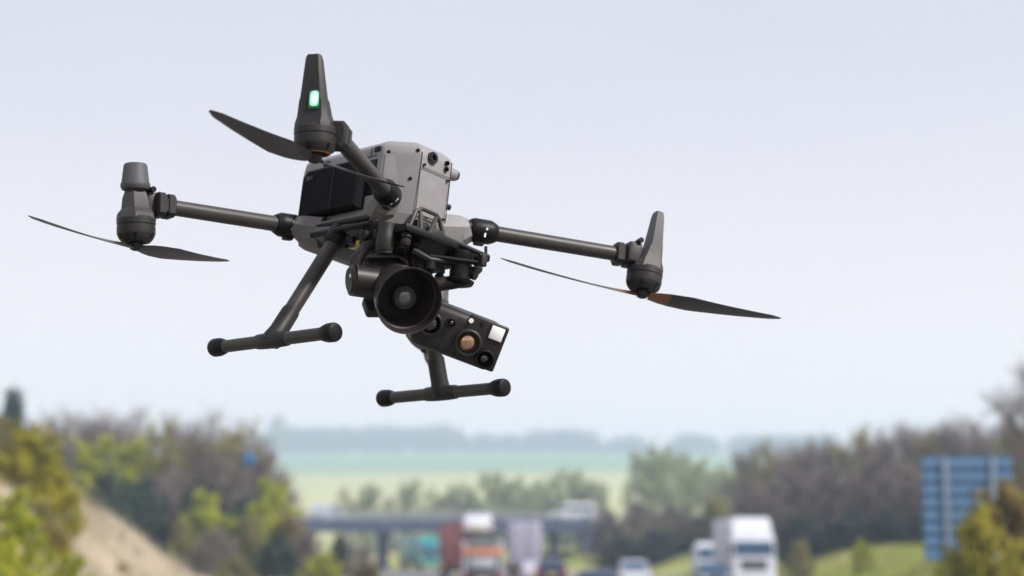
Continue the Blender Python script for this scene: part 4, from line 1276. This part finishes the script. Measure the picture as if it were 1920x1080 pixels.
plant('twiggy', 492, 152, 835, 130, 'bare twiggy tree at the right edge of the dome', 'bare_tree', 'tree', GD)
plant('twiggy', 405, 150, 850, 220, 'dense bare bush in the middle of the dome behind the blue sign', 'bare_tree', 'tree', GD)
plant('twiggy', 320, 150, 870, 180, 'dense bare bush low in the left of the dome', 'bare_tree', 'tree', GD)
plant('twiggy', 372, 160, 806, 300, 'broad bare bush filling the heart of the dome', 'bare_tree', 'tree', GD)
plant('dark', 265, 146, 888, 160, 'dark evergreen bush under the left of the dome', 'bush', 'shrub')
plant('dark', 370, 145, 905, 150, 'dark evergreen bush under the middle of the dome', 'bush', 'shrub')
plant('dark', 455, 146, 925, 130, 'dark evergreen bush under the right of the dome', 'bush', 'shrub')
plant('lime', 508, 138, 893, 82, 'bright lime-green young tree at the right foot of the dome', 'tree', 'tree')
plant('lime', 388, 139, 915, 70, 'small lime tree in front of the dome centre', 'tree', 'tree')
plant('budbush', 345, 132, 975, 110, 'grey-olive scrub bush left in front of the dome', 'bush', 'shrub')
plant('twiggy', 405, 130, 985, 130, 'pale grey twiggy bush in front of the dome', 'bush', 'shrub')
plant('budbush', 470, 131, 965, 110, 'olive scrub bush below the lime young tree', 'bush', 'shrub')
plant('brown', 545, 133, 955, 95, 'russet bush at the left end of the bridge', 'bush', 'shrub')
plant('dark', 520, 126, 1000, 130, 'dark bush left of the pale yellow bush', 'bush', 'shrub')
plant('twiggy', 575, 128, 985, 110, 'brown twiggy bush just right of the dark bush', 'bush', 'shrub')
plant('dark', 637, 136, 1003, 55, 'small dark bush under the left end of the bridge', 'bush', 'shrub')
plant('twiggy', 678, 134, 1020, 90, 'low brown bush beside the bridge pier', 'bush', 'shrub')
plant('lime', 605, 118, 1033, 110, 'low pale yellow-green bush at the bottom, left of the pier', 'bush', 'shrub')
plant('budbush', 440, 120, 1040, 120, 'low olive scrub along the left verge', 'bush', 'shrub')
plant('brown', 690, 120, 1052, 90, 'low straw-brown scrub at the edge of the left carriageway', 'bush', 'shrub')
# middle distance: pale trees beyond the bridge
GM = 'pale trees beyond the bridge'
for (k_, p_, Y_, t_, w_, l_) in [('spring2', 692, 435, 896, 62, 'slim pale green tree, leftmost beyond the bridge'), ('spring2', 768, 435, 890, 60, 'slim yellow-green tree, second beyond the bridge'),
                                 ('bud', 735, 450, 925, 60, 'low grey-green tree between the two slim ones'), ('spring1', 862, 440, 908, 110, 'pale grey-green tree above the dark red lorry'),
                                 ('spring1', 938, 435, 888, 150, 'rounded pale green tree above the car transporter'), ('spring1', 1000, 445, 903, 110, 'greyish budding tree above the lilac lorry'),
                                 ('spring1', 1066, 430, 884, 150, 'yellowish pale tree above the minibus'), ('spring2', 1118, 425, 892, 80, 'pale olive tree right of the minibus'),
                                 ('bud', 655, 445, 915, 50, 'faint budding tree at the left of the slim trees'), ('bud', 815, 447, 915, 60, 'faint grey tree between slim and rounded pale trees')]:
    plant(k_, p_, Y_, t_, w_, l_, 'tree', 'tree', GM)
# right of the bridge
plant('spring1', 1222, 370, 838, 130, 'tall pale green tree right of the bridge', 'tree', 'tree')
plant('spring1', 1290, 378, 852, 130, 'wide pale green tree behind the dark thicket', 'tree', 'tree')
plant('spring2', 1350, 385, 862, 110, 'pale green tree left of the grey wood', 'tree', 'tree')
plant('spring1', 1405, 372, 870, 110, 'pale olive tree partly hidden by the grey wood', 'tree', 'tree')
GT = 'thicket between the bridge and the oncoming lane'
for (k_, p_, Y_, t_, w_, l_) in [('twiggy', 1140, 196, 950, 110, 'leftmost grey bush of the thicket, beside the minibus end of the bridge'), ('twiggy', 1195, 194, 938, 130, 'tallest grey bush of the thicket'), ('twiggy', 1258, 193, 945, 120, 'grey-blue bush in the middle of the thicket'),
                                 ('twiggy', 1308, 192, 965, 110, 'right-hand grey bush of the thicket above the white van'), ('dark', 1165, 190, 1000, 110, 'dark low bush at the left foot of the thicket'), ('dark', 1235, 189, 992, 120, 'dark low bush at the right foot of the thicket'), ('dark', 1300, 190, 1005, 90, 'dark low bush behind the white van'),
                                 ('budbush', 1345, 200, 930, 120, 'olive bush between thicket and wood')]:
    plant(k_, p_, Y_, t_, w_, l_, 'bush', 'shrub', GT)
GW = 'trees of the right-hand wood'
wood = [('bare1', 1405, 190, 842, 100), ('bud', 1450, 186, 828, 120), ('bare1', 1500, 182, 838, 130), ('bare2', 1545, 180, 822, 130), ('bud', 1600, 176, 802, 130), ('bare2', 1650, 174, 812, 140),
        ('bare1', 1700, 170, 798, 130), ('bud', 1750, 168, 802, 140), ('bare1', 1795, 166, 788, 130), ('bare2', 1845, 164, 800, 140), ('bare1', 1895, 160, 806, 120),
        ('bare2', 1475, 204, 846, 130), ('bare1', 1525, 202, 836, 130), ('bare2', 1625, 200, 820, 140), ('bare2', 1725, 196, 816, 140), ('bare1', 1770, 194, 812, 140), ('bare2', 1870, 188, 800, 140)]
ordn = ['leftmost', 'second', 'third', 'fourth', 'fifth', 'sixth', 'seventh', 'eighth', 'ninth', 'tenth', 'eleventh']
for (k_, p_, Y_, t_, w_), o_ in zip(wood, ordn):
    plant(k_, p_, Y_, t_, w_, f'{o_} tree from the left along the front of the right-hand wood', 'bare_tree', 'tree', GW)
for (k_, p_, Y_, t_, w_), o_ in zip(wood[11:], ordn):
    plant(k_, p_, Y_, t_, w_, f'{o_} bare tree from the left in the back row of the right-hand wood', 'bare_tree', 'tree', GW)
GU = 'undergrowth along the right-hand wood'
for i, (k_, p_, Y_, t_, w_) in enumerate([('twiggy', 1420, 168, 900, 130), ('twiggy', 1490, 164, 872, 180), ('twiggy', 1560, 160, 868, 180), ('twiggy', 1630, 157, 855, 180), ('twiggy', 1700, 154, 852, 180), ('twiggy', 1770, 150, 850, 180)]):
    plant(k_, p_, Y_, t_, w_, f'{ordn[i]} grey twiggy bush from the left in front of the right-hand wood', 'bush', 'shrub', GU)
for i, (k_, p_, Y_, t_, w_) in enumerate([('dark', 1500, 152, 965, 130), ('dark', 1590, 150, 960, 140), ('dark', 1665, 147, 955, 130), ('dark', 1725, 144, 960, 120)]):
    plant(k_, p_, Y_, t_, w_, f'{ordn[i]} dark bush from the left at the foot of the right-hand wood', 'bush', 'shrub', GU)
plant('spring2', 1900, 128, 790, 90, 'pale green tree behind the right end of the blue sign', 'tree', 'tree')
plant('bare1', 1945, 108, 690, 110, 'tall sparse bare tree cut by the right edge', 'bare_tree', 'tree')
plant('brown', 1880, 56, 885, 210, 'big olive and amber bush in front of the blue sign', 'bush', 'shrub')
plant('yellow', 1835, 53, 945, 110, 'amber-yellow bush at the left of the bush before the sign', 'bush', 'shrub')
plant('lime', 1775, 95, 1032, 70, 'low green bush below the blue sign', 'bush', 'shrub')
plant('lime', 1615, 125, 1010, 36, 'small pale green sapling on the right bank', 'sapling', 'tree')
plant('budbush', 1500, 132, 1012, 80, 'low olive tussock on the right bank beside the lorry', 'bush', 'shrub')

# grass: straw on the left mound, green on the right bank and verges
def grass(name, n, xr, yr, h, w, lm, label, seed, cond=None):
    rng = np.random.default_rng(seed)
    x = rng.uniform(*xr, n); Y = rng.uniform(*yr, n)
    if cond is not None:
        k = cond(x, Y); x, Y = x[k], Y[k]
    z = ground_z(x, Y)
    n = len(x)
    hh = h * rng.uniform(.4, 1.25, n)
    a = rng.uniform(0, 6.28, n)
    dx, dy = np.cos(a) * w, np.sin(a) * w
    lx, ly = rng.normal(0, .35, n) * hh, rng.normal(0, .35, n) * hh
    V = np.stack([np.stack([x - dx, Y - dy, z - .03], -1), np.stack([x + dx, Y + dy, z - .03], -1), np.stack([x + lx, Y + ly, z + hh], -1)], 1).reshape(-1, 3)
    o = link_mesh(name, mesh_np(name, V, np.arange(n * 3).reshape(-1, 3), 3), lm)
    return tag(o, label, 'grass', None, 'stuff')
grass('dry_grass', 130000, (-24, -10.4), (26, 87), .75, .03, L_straw, 'tall straw coloured dead grass covering the left mound', 5, lambda x, Y: ground_z(x, Y) > .12)
grass('verge_grass', 50000, (19.2, 34), (70, 185), .55, .04, L_grass, 'green and straw grass on the right bank', 6, lambda x, Y: x > 19.6 + bend(Y))
grass('rough_grass', 40000, (-34, -10.4), (84, 200), .55, .045, L_straw, 'pale rough grass on the left verge', 7, lambda x, Y: x < bend(Y) - 10.6)

# far woods on the hill
def far_wood(name, label, pxa, pxb, Y, h, n, seed, lump=1.0):
    rng = np.random.default_rng(seed)
    Vs, Fs, off = [], [], 0
    xa, xb = (pxa - 960) / F_PX * Y, (pxb - 960) / F_PX * Y
    for k in range(n):
        x = rng.uniform(xa, xb); y = Y + rng.uniform(-60, 60)
        e = min(1, (x - xa) / 18 + .35, (xb - x) / 18 + .35)
        H = h * e * rng.uniform(.72, 1.08); r = H * rng.uniform(.42, .62)
        m = 130
        u = rng.normal(size=(m, 3)); u /= np.linalg.norm(u, axis=1)[:, None]
        P = np.array([x, y, gz(x, y) + H * .52]) + u * np.array([r, r, H * .5]) * rng.uniform(.55, 1.05, size=(m, 1))
        V, F_ = tri_leaves(rng, P, 2.6, elong=1.3); Vs.append(V); Fs.append(F_ + off); off += len(V)
    o = link_mesh(name, mesh_np(name, np.concatenate(Vs), np.concatenate(Fs), 4), L_far)
    return tag(o, label, 'wood', None, 'stuff')
far_wood('far_wood', 'long hazy blue wood on the left of the far hill', 495, 872, 2150, 30, 150, 21)
far_wood('far_wood', 'lower hazy wood right of the notch on the far hill', 880, 985, 2250, 22, 45, 22)
far_wood('far_wood', 'rounded hazy wood in the middle of the far hill', 980, 1125, 2200, 27, 60, 23)
far_wood('far_wood', 'hazy wood on the far hill above the tall pale tree', 1130, 1215, 2300, 23, 40, 24)
far_wood('far_wood', 'hazy wood on the far hill right of the tall pale tree', 1260, 1340, 2250, 25, 40, 25)
far_wood('far_wood', 'rightmost hazy wood on the far hill', 1365, 1560, 2250, 24, 75, 26)
plant('spring1', 521, 1900, 778, 46, 'pale lone tree standing above the far wood at its left end', 'tree', 'tree')

# ------------------------------------------------------------------ haze
hz_m = bpy.data.materials.new('valley haze')
hz_m.use_nodes = True
nt = hz_m.node_tree
nt.nodes.clear()
o_ = nt.nodes.new('ShaderNodeOutputMaterial')
pv = nt.nodes.new('ShaderNodeVolumePrincipled')
pv.inputs['Color'].default_value = (0.66, 0.79, 1.0, 1)
pv.inputs['Density'].default_value = 0.00055
pv.inputs['Anisotropy'].default_value = 0.1
nt.links.new(pv.outputs['Volume'], o_.inputs['Volume'])
b = MB(); b.box((0, 1920, 78), (5820, 3980, 160))
hz = b.build('haze', hz_m, None, 0)
tag(hz, 'pale blue haze lying over the fields', 'haze', None, 'stuff')
